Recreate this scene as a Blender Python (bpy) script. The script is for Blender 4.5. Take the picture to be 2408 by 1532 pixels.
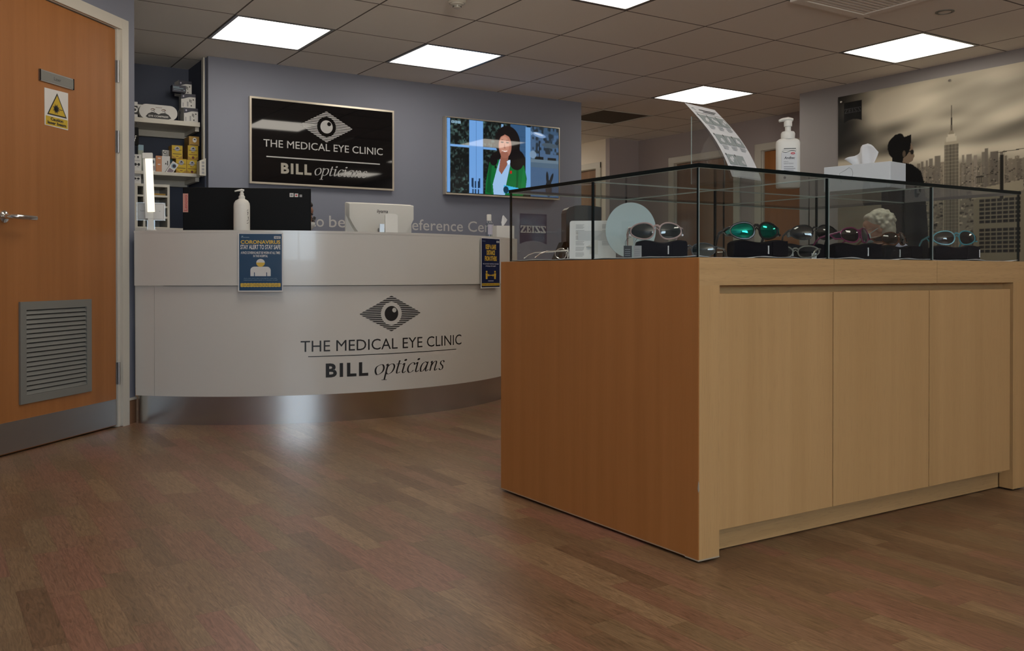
import bpy, math, random
import numpy as np
from mathutils import Matrix, Vector
from math import sin, cos, pi, radians, sqrt, atan2, floor

for o in list(bpy.data.objects):
    bpy.data.objects.remove(o, do_unlink=True)
SC = bpy.context.scene
COL = SC.collection

# ------------------------------------------------------------------ camera
cd = bpy.data.cameras.new('camera'); cam = bpy.data.objects.new('camera', cd); COL.objects.link(cam)
cd.sensor_fit = 'HORIZONTAL'; cd.sensor_width = 36.0; cd.lens = 32.065
cd.shift_x = 0.02657; cd.shift_y = -0.04486; cd.clip_start = 0.02; cd.clip_end = 60
CAM_H = 0.7722
_yaw, _pit, _rol = radians(31.8523), radians(0.33663), radians(-0.02654)
_fw = Vector((sin(_yaw)*cos(_pit), cos(_yaw)*cos(_pit), -sin(_pit)))
_r = Vector((cos(_yaw), -sin(_yaw), 0)); _u = _r.cross(_fw)
_r2 = _r*cos(_rol)+_u*sin(_rol); _u2 = -_r*sin(_rol)+_u*cos(_rol)
cam.matrix_world = Matrix(((_r2.x, _u2.x, -_fw.x, 0), (_r2.y, _u2.y, -_fw.y, 0), (_r2.z, _u2.z, -_fw.z, CAM_H), (0, 0, 0, 1)))
SC.camera = cam

# ------------------------------------------------------------------ world, daylight, exposure
SKY = 12.0
PANEL = 8.0
LOWER_GLOW = 2.4
w = bpy.data.worlds.new('daylight'); SC.world = w; w.use_nodes = True
bg = w.node_tree.nodes['Background']; bg.inputs[0].default_value = (0.74, 0.87, 1.0, 1); bg.inputs[1].default_value = SKY
# pale blue sky above the horizon, added brighter warm glow below it to lift the ceiling
_nt = w.node_tree; _tc = _nt.nodes.new('ShaderNodeTexCoord'); _sp = _nt.nodes.new('ShaderNodeSeparateXYZ'); _gt = _nt.nodes.new('ShaderNodeMath'); _gt.operation = 'LESS_THAN'; _gt.inputs[1].default_value = -0.02
_mx = _nt.nodes.new('ShaderNodeMix'); _mx.data_type = 'RGBA'; _mx.inputs[6].default_value = (0.66, 0.84, 1.0, 1); _mx.inputs[7].default_value = (LOWER_GLOW*1.0, LOWER_GLOW*0.93, LOWER_GLOW*0.82, 1)
_nt.links.new(_tc.outputs['Generated'], _sp.inputs[0]); _nt.links.new(_sp.outputs[2], _gt.inputs[0]); _nt.links.new(_gt.outputs[0], _mx.inputs[0]); _nt.links.new(_mx.outputs[2], bg.inputs[0])
SC.view_settings.view_transform = 'Standard'; SC.view_settings.look = 'None'
SC.view_settings.exposure = 0.0; SC.view_settings.gamma = 1.0; SC.view_settings.use_curve_mapping = False
try:
    SC.cycles.transparent_max_bounces = 40
    SC.cycles.max_bounces = 10
    SC.cycles.diffuse_bounces = 5
except Exception:
    pass
# daylight portal in the opening of the window behind the viewer
WX0, WX1, WZ0, WZ1, WY = -1.15, 0.95, 0.9, 2.1, -2.5
ld = bpy.data.lights.new('window_portal', 'AREA'); ld.shape = 'RECTANGLE'; ld.size = WX1-WX0; ld.size_y = WZ1-WZ0
ld.cycles.is_portal = True
lo = bpy.data.objects.new('window_portal', ld); COL.objects.link(lo)
lo.location = ((WX0+WX1)/2, WY-0.1, (WZ0+WZ1)/2); lo.rotation_euler = (radians(90), 0, 0)

# ------------------------------------------------------------------ main measures (metres)
H = 2.333            # ceiling
GX, GY, TS = 2.2705, 4.8015, 0.648   # ceiling grid origin and module
YB = 6.583           # reception back wall
XR = 6.481           # mural wall
DOOR_P = Vector((0.290, 4.327, 0)); DOOR_A = radians(45.24)

# ------------------------------------------------------------------ materials
def s2l(c):
    return tuple(((x/255)/12.92 if x/255 <= 0.04045 else ((x/255+0.055)/1.055)**2.4) for x in c)

def mat(name, col, rough=0.5, metal=0.0, spec=0.5, emit=None, estr=0.0, coat=0.0, bump=0.0, bscale=200.0, vary=0.0):
    m = bpy.data.materials.new(name); m.use_nodes = True
    nt = m.node_tree; b = nt.nodes['Principled BSDF']
    b.inputs['Base Color'].default_value = (*col, 1); b.inputs['Roughness'].default_value = rough
    b.inputs['Metallic'].default_value = metal; b.inputs['Specular IOR Level'].default_value = spec
    b.inputs['Coat Weight'].default_value = coat
    if emit:
        b.inputs['Emission Color'].default_value = (*emit, 1); b.inputs['Emission Strength'].default_value = estr
    if bump or vary:
        tc = nt.nodes.new('ShaderNodeTexCoord'); n = nt.nodes.new('ShaderNodeTexNoise')
        n.inputs['Scale'].default_value = bscale; n.inputs['Detail'].default_value = 3
        nt.links.new(tc.outputs['Object'], n.inputs['Vector'])
        if bump:
            bp = nt.nodes.new('ShaderNodeBump'); bp.inputs['Strength'].default_value = bump; bp.inputs['Distance'].default_value = 0.002
            nt.links.new(n.outputs['Fac'], bp.inputs['Height']); nt.links.new(bp.outputs['Normal'], b.inputs['Normal'])
        if vary:
            mx = nt.nodes.new('ShaderNodeMix'); mx.data_type = 'RGBA'
            mx.inputs[6].default_value = (*[c*(1-vary) for c in col], 1); mx.inputs[7].default_value = (*[min(1, c*(1+vary)) for c in col], 1)
            nt.links.new(n.outputs['Fac'], mx.inputs[0]); nt.links.new(mx.outputs[2], b.inputs['Base Color'])
    return m

def wood(name, c1, c2, rough=0.45, scale=(45, 45, 1.4), fleck=0.25, coat=0.0):
    m = bpy.data.materials.new(name); m.use_nodes = True
    nt = m.node_tree; L = nt.links; b = nt.nodes['Principled BSDF']
    tc = nt.nodes.new('ShaderNodeTexCoord'); mp = nt.nodes.new('ShaderNodeMapping'); mp.inputs['Scale'].default_value = scale
    n = nt.nodes.new('ShaderNodeTexNoise'); n.inputs['Scale'].default_value = 1; n.inputs['Detail'].default_value = 4; n.inputs['Roughness'].default_value = 0.6
    L.new(tc.outputs['Object'], mp.inputs['Vector']); L.new(mp.outputs['Vector'], n.inputs['Vector'])
    mp2 = nt.nodes.new('ShaderNodeMapping'); mp2.inputs['Scale'].default_value = tuple(max(450, s*9) if s > 10 else max(14, s*14) for s in scale)
    n2 = nt.nodes.new('ShaderNodeTexNoise'); n2.inputs['Scale'].default_value = 1; n2.inputs['Detail'].default_value = 2
    L.new(tc.outputs['Object'], mp2.inputs['Vector']); L.new(mp2.outputs['Vector'], n2.inputs['Vector'])
    cr = nt.nodes.new('ShaderNodeValToRGB'); cr.color_ramp.elements[0].position = 0.32; cr.color_ramp.elements[1].position = 0.7
    cr.color_ramp.elements[0].color = (*c1, 1); cr.color_ramp.elements[1].color = (*c2, 1)
    L.new(n.outputs['Fac'], cr.inputs['Fac'])
    cr2 = nt.nodes.new('ShaderNodeValToRGB'); cr2.color_ramp.elements[0].position = 0.30; cr2.color_ramp.elements[1].position = 0.42
    cr2.color_ramp.elements[0].color = (1-fleck, 1-fleck, 1-fleck, 1); cr2.color_ramp.elements[1].color = (1, 1, 1, 1)
    L.new(n2.outputs['Fac'], cr2.inputs['Fac'])
    mx = nt.nodes.new('ShaderNodeMix'); mx.data_type = 'RGBA'; mx.blend_type = 'MULTIPLY'; mx.inputs[0].default_value = 1
    L.new(cr.outputs['Color'], mx.inputs[6]); L.new(cr2.outputs['Color'], mx.inputs[7]); L.new(mx.outputs[2], b.inputs['Base Color'])
    b.inputs['Roughness'].default_value = rough; b.inputs['Coat Weight'].default_value = coat; b.inputs['Specular IOR Level'].default_value = 0.35
    return m

def glass_mat(name, tint, refl=0.9, rough=0.0, ior=1.42):
    m = bpy.data.materials.new(name); m.use_nodes = True
    nt = m.node_tree; nt.nodes.clear()
    out = nt.nodes.new('ShaderNodeOutputMaterial'); t = nt.nodes.new('ShaderNodeBsdfTransparent'); g = nt.nodes.new('ShaderNodeBsdfGlossy')
    t.inputs['Color'].default_value = (*tint, 1); g.inputs['Roughness'].default_value = rough; g.inputs['Color'].default_value = (refl, refl, refl, 1)
    f = nt.nodes.new('ShaderNodeFresnel'); f.inputs['IOR'].default_value = ior
    geo = nt.nodes.new('ShaderNodeNewGeometry')
    mx = nt.nodes.new('ShaderNodeMixShader')
    f.inputs['IOR'].default_value = ior
    mf = nt.nodes.new('ShaderNodeMix'); mf.data_type = 'FLOAT'; mf.inputs[3].default_value = 0.02
    nt.links.new(geo.outputs['Backfacing'], mf.inputs[0]); nt.links.new(f.outputs['Fac'], mf.inputs[2])
    nt.links.new(mf.outputs[0], mx.inputs['Fac']); nt.links.new(t.outputs[0], mx.inputs[1]); nt.links.new(g.outputs[0], mx.inputs[2])
    nt.links.new(mx.outputs[0], out.inputs['Surface'])
    return m

def attr_mat(name, rough=0.4, emit=0.0, spec=0.4):
    m = bpy.data.materials.new(name); m.use_nodes = True
    nt = m.node_tree; b = nt.nodes['Principled BSDF']; a = nt.nodes.new('ShaderNodeAttribute'); a.attribute_name = 'picture'
    b.inputs['Roughness'].default_value = rough; b.inputs['Specular IOR Level'].default_value = spec
    if emit:
        b.inputs['Base Color'].default_value = (0.005, 0.005, 0.005, 1)
        nt.links.new(a.outputs['Color'], b.inputs['Emission Color']); b.inputs['Emission Strength'].default_value = emit
    else:
        nt.links.new(a.outputs['Color'], b.inputs['Base Color'])
    return m

def floor_mat():
    m = bpy.data.materials.new('wood strip vinyl floor'); m.use_nodes = True
    nt = m.node_tree; L = nt.links; N = nt.nodes.new; b = nt.nodes['Principled BSDF']
    def math_(op, a, c=None):
        n = N('ShaderNodeMath'); n.operation = op
        for k, v in enumerate((a, c)):
            if v is None: continue
            if isinstance(v, (int, float)): n.inputs[k].default_value = v
            else: L.new(v, n.inputs[k])
        return n.outputs[0]
    tc = N('ShaderNodeTexCoord'); sp = N('ShaderNodeSeparateXYZ'); L.new(tc.outputs['Object'], sp.inputs[0])
    strip = math_('FLOOR', math_('DIVIDE', sp.outputs[0], 0.066))
    wn = N('ShaderNodeTexWhiteNoise'); wn.noise_dimensions = '1D'; L.new(strip, wn.inputs['W'])
    ly = math_('ADD', math_('DIVIDE', sp.outputs[1], 0.40), math_('MULTIPLY', wn.outputs['Value'], 7.3))
    plank = math_('FLOOR', ly)
    cb = N('ShaderNodeCombineXYZ'); L.new(strip, cb.inputs[0]); L.new(plank, cb.inputs[1])
    wn2 = N('ShaderNodeTexWhiteNoise'); wn2.noise_dimensions = '2D'; L.new(cb.outputs[0], wn2.inputs['Vector'])
    cr = N('ShaderNodeValToRGB'); e = cr.color_ramp.elements
    e[0].position = 0.0; e[0].color = (*FLOOR_C[0], 1); e[1].position = 1.0; e[1].color = (*FLOOR_C[4], 1)
    for p_, c_ in ((0.25, FLOOR_C[1]), (0.5, FLOOR_C[2]), (0.75, FLOOR_C[3])):
        k = e.new(p_); k.color = (*c_, 1)
    L.new(wn2.outputs['Value'], cr.inputs['Fac'])
    # grain running along the strips, shifted per plank
    cb2 = N('ShaderNodeCombineXYZ'); L.new(math_('MULTIPLY', sp.outputs[0], 60), cb2.inputs[0]); L.new(math_('MULTIPLY', sp.outputs[1], 6), cb2.inputs[1])
    L.new(math_('MULTIPLY', wn2.outputs['Value'], 40), cb2.inputs[2])
    n = N('ShaderNodeTexNoise'); n.inputs['Scale'].default_value = 1.6; n.inputs['Detail'].default_value = 5; n.inputs['Roughness'].default_value = 0.7
    n.inputs['Distortion'].default_value = 2.0; L.new(cb2.outputs[0], n.inputs['Vector'])
    g = N('ShaderNodeValToRGB'); g.color_ramp.elements[0].position = 0.33; g.color_ramp.elements[0].color = (0.52, 0.50, 0.47, 1)
    g.color_ramp.elements[1].position = 0.62; g.color_ramp.elements[1].color = (1.12, 1.12, 1.11, 1); L.new(n.outputs['Fac'], g.inputs['Fac'])
    mx = N('ShaderNodeMix'); mx.data_type = 'RGBA'; mx.blend_type = 'MULTIPLY'; mx.inputs[0].default_value = 1.0
    L.new(cr.outputs['Color'], mx.inputs[6]); L.new(g.outputs['Color'], mx.inputs[7])
    # fine dark joints between the strips and at plank ends
    fx = math_('FRACT', math_('DIVIDE', sp.outputs[0], 0.066)); fy = math_('FRACT', ly)
    j = math_('MAXIMUM', math_('LESS_THAN', fx, 0.02), math_('LESS_THAN', fy, 0.004))
    mj = N('ShaderNodeMix'); mj.data_type = 'RGBA'; mj.blend_type = 'MULTIPLY'; mj.inputs[7].default_value = (0.72, 0.70, 0.68, 1)
    L.new(j, mj.inputs[0]); L.new(mx.outputs[2], mj.inputs[6]); L.new(mj.outputs[2], b.inputs['Base Color'])
    b.inputs['Roughness'].default_value = 0.36; b.inputs['Specular IOR Level'].default_value = 0.4
    bp = N('ShaderNodeBump'); bp.inputs['Strength'].default_value = 0.12; bp.inputs['Distance'].default_value = 0.001
    L.new(n.outputs['Fac'], bp.inputs['Height']); L.new(bp.outputs['Normal'], b.inputs['Normal'])
    return m

FLOOR_C = [(0.168, 0.092, 0.050), (0.226, 0.144, 0.078), (0.258, 0.122, 0.080), (0.200, 0.114, 0.060), (0.286, 0.180, 0.100)]
M = {}
M['floor'] = floor_mat()
M['ceil'] = mat('mineral ceiling tile', (0.85, 0.825, 0.775), 0.9, bump=0.15, bscale=350, vary=0.03)
M['tbar'] = mat('ceiling grid bar', (0.16, 0.14, 0.125), 0.7)
M['lilac'] = mat('lilac grey wall paint', (0.192, 0.206, 0.262), 0.65, bump=0.05, bscale=300)
M['taupe'] = mat('warm lilac wall paint', (0.265, 0.245, 0.245), 0.65, bump=0.05, bscale=300)
M['slate'] = mat('slate blue wall paint', (0.062, 0.074, 0.112), 0.7, bump=0.05, bscale=300)
M['cream'] = mat('cream wall paint', (0.74, 0.67, 0.57), 0.7, bump=0.05, bscale=300)
M['mauve'] = mat('mauve grey wall paint', (0.38, 0.335, 0.335), 0.7, bump=0.05, bscale=300)
M['trim'] = mat('ivory gloss paint', (0.56, 0.535, 0.47), 0.35)
M['white'] = mat('white laminate', (0.585, 0.565, 0.525), 0.22, coat=0.15)
M['whitem'] = mat('white matt plastic', (0.68, 0.67, 0.63), 0.45)
M['paper'] = mat('white paper', (0.74, 0.75, 0.77), 0.8)
M['steel'] = mat('brushed steel', (0.52, 0.51, 0.50), 0.20, metal=1.0)
M['dsteel'] = mat('satin steel', (0.40, 0.40, 0.40), 0.38, metal=1.0)
M['chrome'] = mat('polished chrome', (0.75, 0.75, 0.75), 0.12, metal=1.0)
M['grille'] = mat('grey anodised aluminium', (0.20, 0.20, 0.185), 0.5, metal=0.2)
M['black'] = mat('gloss black acrylic', (0.004, 0.004, 0.005), 0.03, spec=0.5)
M['blackm'] = mat('matt black plastic', (0.005, 0.005, 0.0055), 0.5, spec=0.12)
M['fabric'] = mat('black case fabric', (0.005, 0.005, 0.008), 0.8, spec=0.1, bump=0.2, bscale=900)
M['ink'] = mat('black print', (0.008, 0.008, 0.009), 0.5)
M['letter'] = mat('pale grey wall vinyl', (0.50, 0.49, 0.49), 0.5)
M['silver'] = mat('silver grey lettering', (0.42, 0.42, 0.42), 0.45)
M['goldgrey'] = mat('champagne lettering', (0.38, 0.36, 0.31), 0.4, metal=0.3)
M['frame'] = mat('champagne metal frame', (0.62, 0.57, 0.48), 0.3, metal=0.7)
M['doorwood'] = wood('orange beech veneer', (0.31, 0.122, 0.034), (0.37, 0.15, 0.046), 0.38, (16, 16, 0.5), 0.07)
M['oak'] = wood('light oak veneer', (0.50, 0.305, 0.130), (0.575, 0.36, 0.162), 0.5, (13, 13, .35), 0.10)
M['oakh'] = wood('light oak veneer laid flat', (0.50, 0.315, 0.140), (0.575, 0.365, 0.17), 0.5, (1.8, 60, 60), 0.16)
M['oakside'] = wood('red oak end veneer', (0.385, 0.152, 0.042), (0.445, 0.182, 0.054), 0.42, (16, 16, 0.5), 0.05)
M['brownwood'] = wood('brown door veneer', (0.20, 0.11, 0.06), (0.25, 0.14, 0.08), 0.45, (16, 16, 0.5), 0.05)
M['lamp'] = mat('lit ceiling diffuser', (0.8, 0.8, 0.8), 0.5, emit=(1.0, 0.92, 0.80), estr=PANEL)
M['tube'] = mat('lit lamp diffuser', (0.8, 0.8, 0.75), 0.5, emit=(1.0, 0.88, 0.68), estr=0.95)
M['glass'] = glass_mat('clear cabinet glass', (0.955, 0.968, 0.962))
M['gedge'] = mat('polished glass edge', (0.002, 0.006, 0.006), 0.3, spec=0.25)
M['gpale'] = mat('pale edge joint with painted glint', (0.30, 0.36, 0.34), 0.2)  # pale tone paints in glass edges and joints catching light
M['acrylic'] = glass_mat('clear acrylic', (0.93, 0.94, 0.95), ior=1.45)
M['bottle'] = glass_mat('clear bottle plastic', (0.86, 0.90, 0.92), ior=1.6)
M['blue'] = mat('poster blue', (0.004, 0.042, 0.105), 0.25)
M['navy'] = mat('navy poster', (0.006, 0.013, 0.060), 0.25)
M['znavy'] = mat('navy vinyl', (0.035, 0.034, 0.085), 0.5)
M['yellow'] = mat('yellow print', (0.62, 0.40, 0.03), 0.4)
M['gold'] = mat('golden yellow card', (0.50, 0.345, 0.012), 0.4)
M['golds'] = mat('ochre card', (0.34, 0.19, 0.02), 0.45)
M['orange'] = mat('orange card', (0.48, 0.19, 0.07), 0.45)
M['cardw'] = mat('white card', (0.62, 0.61, 0.59), 0.55)
M['cardg'] = mat('grey card print', (0.30, 0.30, 0.31), 0.6)
M['cardn'] = mat('navy card', (0.012, 0.013, 0.035), 0.5)
M['teal'] = mat('teal card', (0.02, 0.10, 0.12), 0.5)
M['skyb'] = mat('pale blue card', (0.25, 0.38, 0.46), 0.5)
M['red'] = mat('red print', (0.45, 0.03, 0.04), 0.45)
M['salmon'] = mat('salmon label', (0.55, 0.25, 0.20), 0.5)
M['lilacpaper'] = mat('lilac grey paper', (0.42, 0.41, 0.50), 0.7)
M['greytxt'] = mat('grey print', (0.22, 0.23, 0.25), 0.7)
M['maroon'] = mat('dark maroon laminate', (0.030, 0.012, 0.012), 0.4)
M['skin'] = mat('fair skin', (0.42, 0.22, 0.15), 0.55, vary=0.06, bscale=40)
M['skinb'] = mat('tan skin', (0.28, 0.13, 0.08), 0.5, vary=0.06, bscale=40)
M['greyhair'] = mat('pale grey hair', (0.50, 0.47, 0.40), 0.6, bump=0.8, bscale=70, vary=0.3)
M['darkhair'] = mat('dark brown hair', (0.03, 0.02, 0.017), 0.5, bump=0.6, bscale=80)
M['mask'] = mat('pale blue face mask', (0.40, 0.55, 0.58), 0.8)
M['maskw'] = mat('white face mask', (0.62, 0.62, 0.60), 0.8)
M['cloth1'] = mat('dark grey cardigan', (0.030, 0.030, 0.036), 0.9, bump=0.3, bscale=500)
M['cloth2'] = mat('navy uniform', (0.02, 0.025, 0.05), 0.9, bump=0.3, bscale=500)

# ------------------------------------------------------------------ mesh builder
def tmat(loc=(0, 0, 0), rx=0, ry=0, rz=0):
    return Matrix.Translation(loc) @ Matrix.Rotation(rz, 4, 'Z') @ Matrix.Rotation(ry, 4, 'Y') @ Matrix.Rotation(rx, 4, 'X')

_txt = {}
def text_polys(s, bold=0.0, shear=0.0, space=1.0):
    key = (s, bold, shear, space)
    if key in _txt: return _txt[key]
    cu = bpy.data.curves.new('t', 'FONT'); cu.body = s; cu.size = 1.0; cu.offset = bold; cu.shear = shear; cu.space_character = space; cu.resolution_u = 3; cu.fill_mode = 'FRONT'
    ob = bpy.data.objects.new('t', cu); COL.objects.link(ob)
    dg = bpy.context.evaluated_depsgraph_get(); dg.update()
    ev = ob.evaluated_get(dg); me = ev.to_mesh()
    vs = [(v.co.x, v.co.y) for v in me.vertices]; fs = [tuple(p.vertices) for p in me.polygons]
    ev.to_mesh_clear(); bpy.data.objects.remove(ob, do_unlink=True); bpy.data.curves.remove(cu)
    if not vs: vs = [(0, 0)]
    x0 = min(v[0] for v in vs); x1 = max(v[0] for v in vs); y0 = min(v[1] for v in vs); y1 = max(v[1] for v in vs)
    r = (vs, fs, x0, x1, y0, y1); _txt[key] = r; return r

class MB:
    def __init__(s): s.v = []; s.f = []; s.m = []
    def add(s, vs, fs, mi=0, T=None):
        b = len(s.v)
        s.v += [tuple(T @ Vector(p)) for p in vs] if T is not None else [tuple(p) for p in vs]
        for f in fs: s.f.append(tuple(b+i for i in f)); s.m.append(mi)
        return s
    def box(s, x0, y0, z0, x1, y1, z1, mi=0, T=None):
        return s.add([(x0, y0, z0), (x1, y0, z0), (x1, y1, z0), (x0, y1, z0), (x0, y0, z1), (x1, y0, z1), (x1, y1, z1), (x0, y1, z1)],
                     [(0, 3, 2, 1), (4, 5, 6, 7), (0, 1, 5, 4), (1, 2, 6, 5), (2, 3, 7, 6), (3, 0, 4, 7)], mi, T)
    def pane(s, x0, y0, z0, x1, y1, z1, mi=0, me=1, mh=None):
        dx, dy, dz = x1-x0, y1-y0, z1-z0; k = [dx, dy, dz].index(min(dx, dy, dz))
        b = len(s.f); s.box(x0, y0, z0, x1, y1, z1, mi)
        faces_axis = [2, 2, 1, 0, 1, 0]
        for i in range(6):
            if faces_axis[i] != k: s.m[b+i] = mh if (mh is not None and i < 2) else me
        return s
    def plate(s, x0, z0, x1, z1, y=0.0, mi=0, T=None):      # upright rectangle facing -Y
        return s.add([(x0, y, z0), (x1, y, z0), (x1, y, z1), (x0, y, z1)], [(0, 1, 2, 3)], mi, T)
    def poly(s, pts, y=0.0, mi=0, T=None):                   # upright polygon (x,z) facing -Y
        return s.add([(p[0], y, p[1]) for p in pts], [tuple(range(len(pts)))], mi, T)
    def prism(s, pts, y0, y1, mi=0, T=None, ms=None):        # (x,z) outline, front at y0, back at y1
        n = len(pts); vs = [(p[0], y0, p[1]) for p in pts]+[(p[0], y1, p[1]) for p in pts]
        s.add(vs, [tuple(range(n)), tuple(range(2*n-1, n-1, -1))], mi, T)
        return s.add(vs, [(i, i+n, (i+1) % n+n, (i+1) % n) for i in range(n)], mi if ms is None else ms, T)
    def disc(s, cx, cz, rx, rz, y=0.0, mi=0, n=32, T=None):
        return s.poly([(cx+rx*cos(2*pi*i/n), cz+rz*sin(2*pi*i/n)) for i in range(n)], y, mi, T)
    def lathe(s, prof, seg=24, mi=0, T=None, sx=1.0, sy=1.0, sq=2.0):
        vs = []; n = len(prof)
        for (r, z) in prof:
            for k in range(seg):
                a = 2*pi*k/seg; ca, sa = cos(a), sin(a)
                if sq != 2.0:
                    q = (abs(ca)**sq+abs(sa)**sq)**(-1/sq); ca *= q; sa *= q
                vs.append((r*ca*sx, r*sa*sy, z))
        fs = []
        for i in range(n-1):
            for k in range(seg): fs.append((i*seg+k, i*seg+(k+1) % seg, (i+1)*seg+(k+1) % seg, (i+1)*seg+k))
        fs.append(tuple(range(seg-1, -1, -1))); fs.append(tuple((n-1)*seg+k for k in range(seg)))
        return s.add(vs, fs, mi, T)
    def tube(s, path, r, seg=8, mi=0, T=None, closed=False, flat=1.0):
        P = [Vector(p) for p in path]; n = len(P); vs = []; up0 = None
        for i in range(n):
            a = P[(i-1) % n] if (closed or i > 0) else P[i]; b = P[(i+1) % n] if (closed or i < n-1) else P[i]
            t = (b-a); t = t.normalized() if t.length > 1e-9 else Vector((0, 0, 1))
            if up0 is None:
                up0 = Vector((0, 0, 1)) if abs(t.z) < 0.9 else Vector((1, 0, 0))
            e1 = t.cross(up0)
            if e1.length < 1e-6: e1 = t.cross(Vector((0, 1, 0)))
            e1.normalize(); e2 = e1.cross(t).normalized(); up0 = e2
            rr = r[i] if isinstance(r, (list, tuple)) else r
            for k in range(seg):
                an = 2*pi*k/seg; q = P[i]+e1*(rr*cos(an)*flat)+e2*(rr*sin(an)); vs.append(tuple(q))
        fs = []
        for i in range(n if closed else n-1):
            j = (i+1) % n
            for k in range(seg): fs.append((i*seg+k, i*seg+(k+1) % seg, j*seg+(k+1) % seg, j*seg+k))
        if not closed:
            fs.append(tuple(range(seg-1, -1, -1))); fs.append(tuple((n-1)*seg+k for k in range(seg)))
        return s.add(vs, fs, mi, T)
    def ell(s, c, r, mi=0, T=None, nu=20, nv=12):
        vs = [(c[0], c[1], c[2]-r[2])]
        for j in range(1, nv):
            ph = -pi/2+pi*j/nv
            for i in range(nu):
                a = 2*pi*i/nu; vs.append((c[0]+r[0]*cos(ph)*cos(a), c[1]+r[1]*cos(ph)*sin(a), c[2]+r[2]*sin(ph)))
        vs.append((c[0], c[1], c[2]+r[2])); fs = []
        for i in range(nu): fs.append((0, 1+(i+1) % nu, 1+i))
        for j in range(nv-2):
            for i in range(nu):
                a = 1+j*nu; fs.append((a+i, a+(i+1) % nu, a+nu+(i+1) % nu, a+nu+i))
        top = len(vs)-1; a = 1+(nv-2)*nu
        for i in range(nu): fs.append((a+i, a+(i+1) % nu, top))
        return s.add(vs, fs, mi, T)
    def text(s, body, x, z, h=None, wd=None, y=-0.001, mi=0, bold=0.0, shear=0.0, T=None, fn=None, align='l', space=1.0):
        vs, fs, x0, x1, y0, y1 = text_polys(body, bold, shear, space)
        ref = text_polys('H', 0, 0); ch = ref[5]-ref[4]
        kz = (h/ch) if h else wd/(x1-x0); kx = wd/(x1-x0) if wd else kz
        off = {'l': 0, 'c': -(x1-x0)*kx/2, 'r': -(x1-x0)*kx}[align]
        pts = [((vx-x0)*kx+off+x, vy*kz+z) for vx, vy in vs]
        V = [fn(a, b) for a, b in pts] if fn else [(a, y, b) for a, b in pts]
        return s.add(V, fs, mi, T)
    def stroke(s, pts, wd, x, z, k, mi=0, y=-0.001, nib=0.7, minw=0.25, shear=0.0, T=None, fn=None, smooth=True, closed=False):
        P = [np.array(p, float) for p in pts]
        if smooth and len(P) > 2:
            Q = []; n = len(P)
            for i in range(n if closed else n-1):
                p0 = P[(i-1) % n] if (closed or i > 0) else P[i]; p1 = P[i]; p2 = P[(i+1) % n]; p3 = P[(i+2) % n] if (closed or i+2 < n) else P[(i+1) % n]
                for t in np.linspace(0, 1, 6, endpoint=False):
                    Q.append(0.5*((2*p1)+(-p0+p2)*t+(2*p0-5*p1+4*p2-p3)*t*t+(-p0+3*p1-3*p2+p3)*t**3))
            if not closed: Q.append(P[-1])
            P = Q
        n = len(P); V = []
        for i in range(n):
            a = P[(i-1) % n] if (closed or i > 0) else P[i]; b = P[(i+1) % n] if (closed or i < n-1) else P[i]
            d = b-a; L = np.hypot(*d); d = d/L if L > 0 else np.array([0, 1.0])
            hw = wd/2*max(minw, abs(d[0]*sin(nib)-d[1]*cos(nib)))
            nn = np.array([-d[1], d[0]])
            for sg in (1, -1):
                q = P[i]+nn*hw*sg; X = x+(q[0]+q[1]*shear)*k; Z = z+q[1]*k
                V.append(fn(X, Z) if fn else (X, y, Z))
        F = [(2*i, 2*i+1, 2*((i+1) % n)+1, 2*((i+1) % n)) for i in range(n if closed else n-1)]
        return s.add(V, F, mi, T)
    def build(s, name, mats, parent=None, smooth=False, bevel=0.0, bseg=2, loc=None, rot=None):
        me = bpy.data.meshes.new(name); me.from_pydata(s.v, [], s.f)
        if not isinstance(mats, (list, tuple)): mats = [mats]
        for m_ in mats: me.materials.append(m_)
        me.polygons.foreach_set('material_index', s.m)
        if smooth: me.polygons.foreach_set('use_smooth', [True]*len(s.f))
        me.update(); o = bpy.data.objects.new(name, me); COL.objects.link(o)
        if parent is not None: o.parent = parent
        if loc is not None: o.location = loc
        if rot is not None: o.rotation_euler = rot
        if bevel:
            b = o.modifiers.new('bevel', 'BEVEL'); b.width = bevel; b.segments = bseg; b.limit_method = 'ANGLE'; b.angle_limit = radians(40)
        if smooth == 'auto' or smooth is True:
            try: me.set_sharp_from_angle(angle=radians(42))
            except Exception: pass
        return o

def tag(o, label, cat, group=None):
    o['label'] = label; o['category'] = cat
    if group: o['group'] = group
    return o
def thing(name, label, cat, loc=(0, 0, 0), rz=0.0, group=None):
    o = bpy.data.objects.new(name, None); COL.objects.link(o); o.empty_display_size = 0.1
    o.location = loc; o.rotation_euler = (0, 0, rz); return tag(o, label, cat, group)
def struct(o):
    o['kind'] = 'structure'; return o
def copy_tree(o, parent=None):
    c = o.copy(); COL.objects.link(c)
    if parent is not None: c.parent = parent
    for ch in list(o.children): copy_tree(ch, c)
    return c

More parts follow.
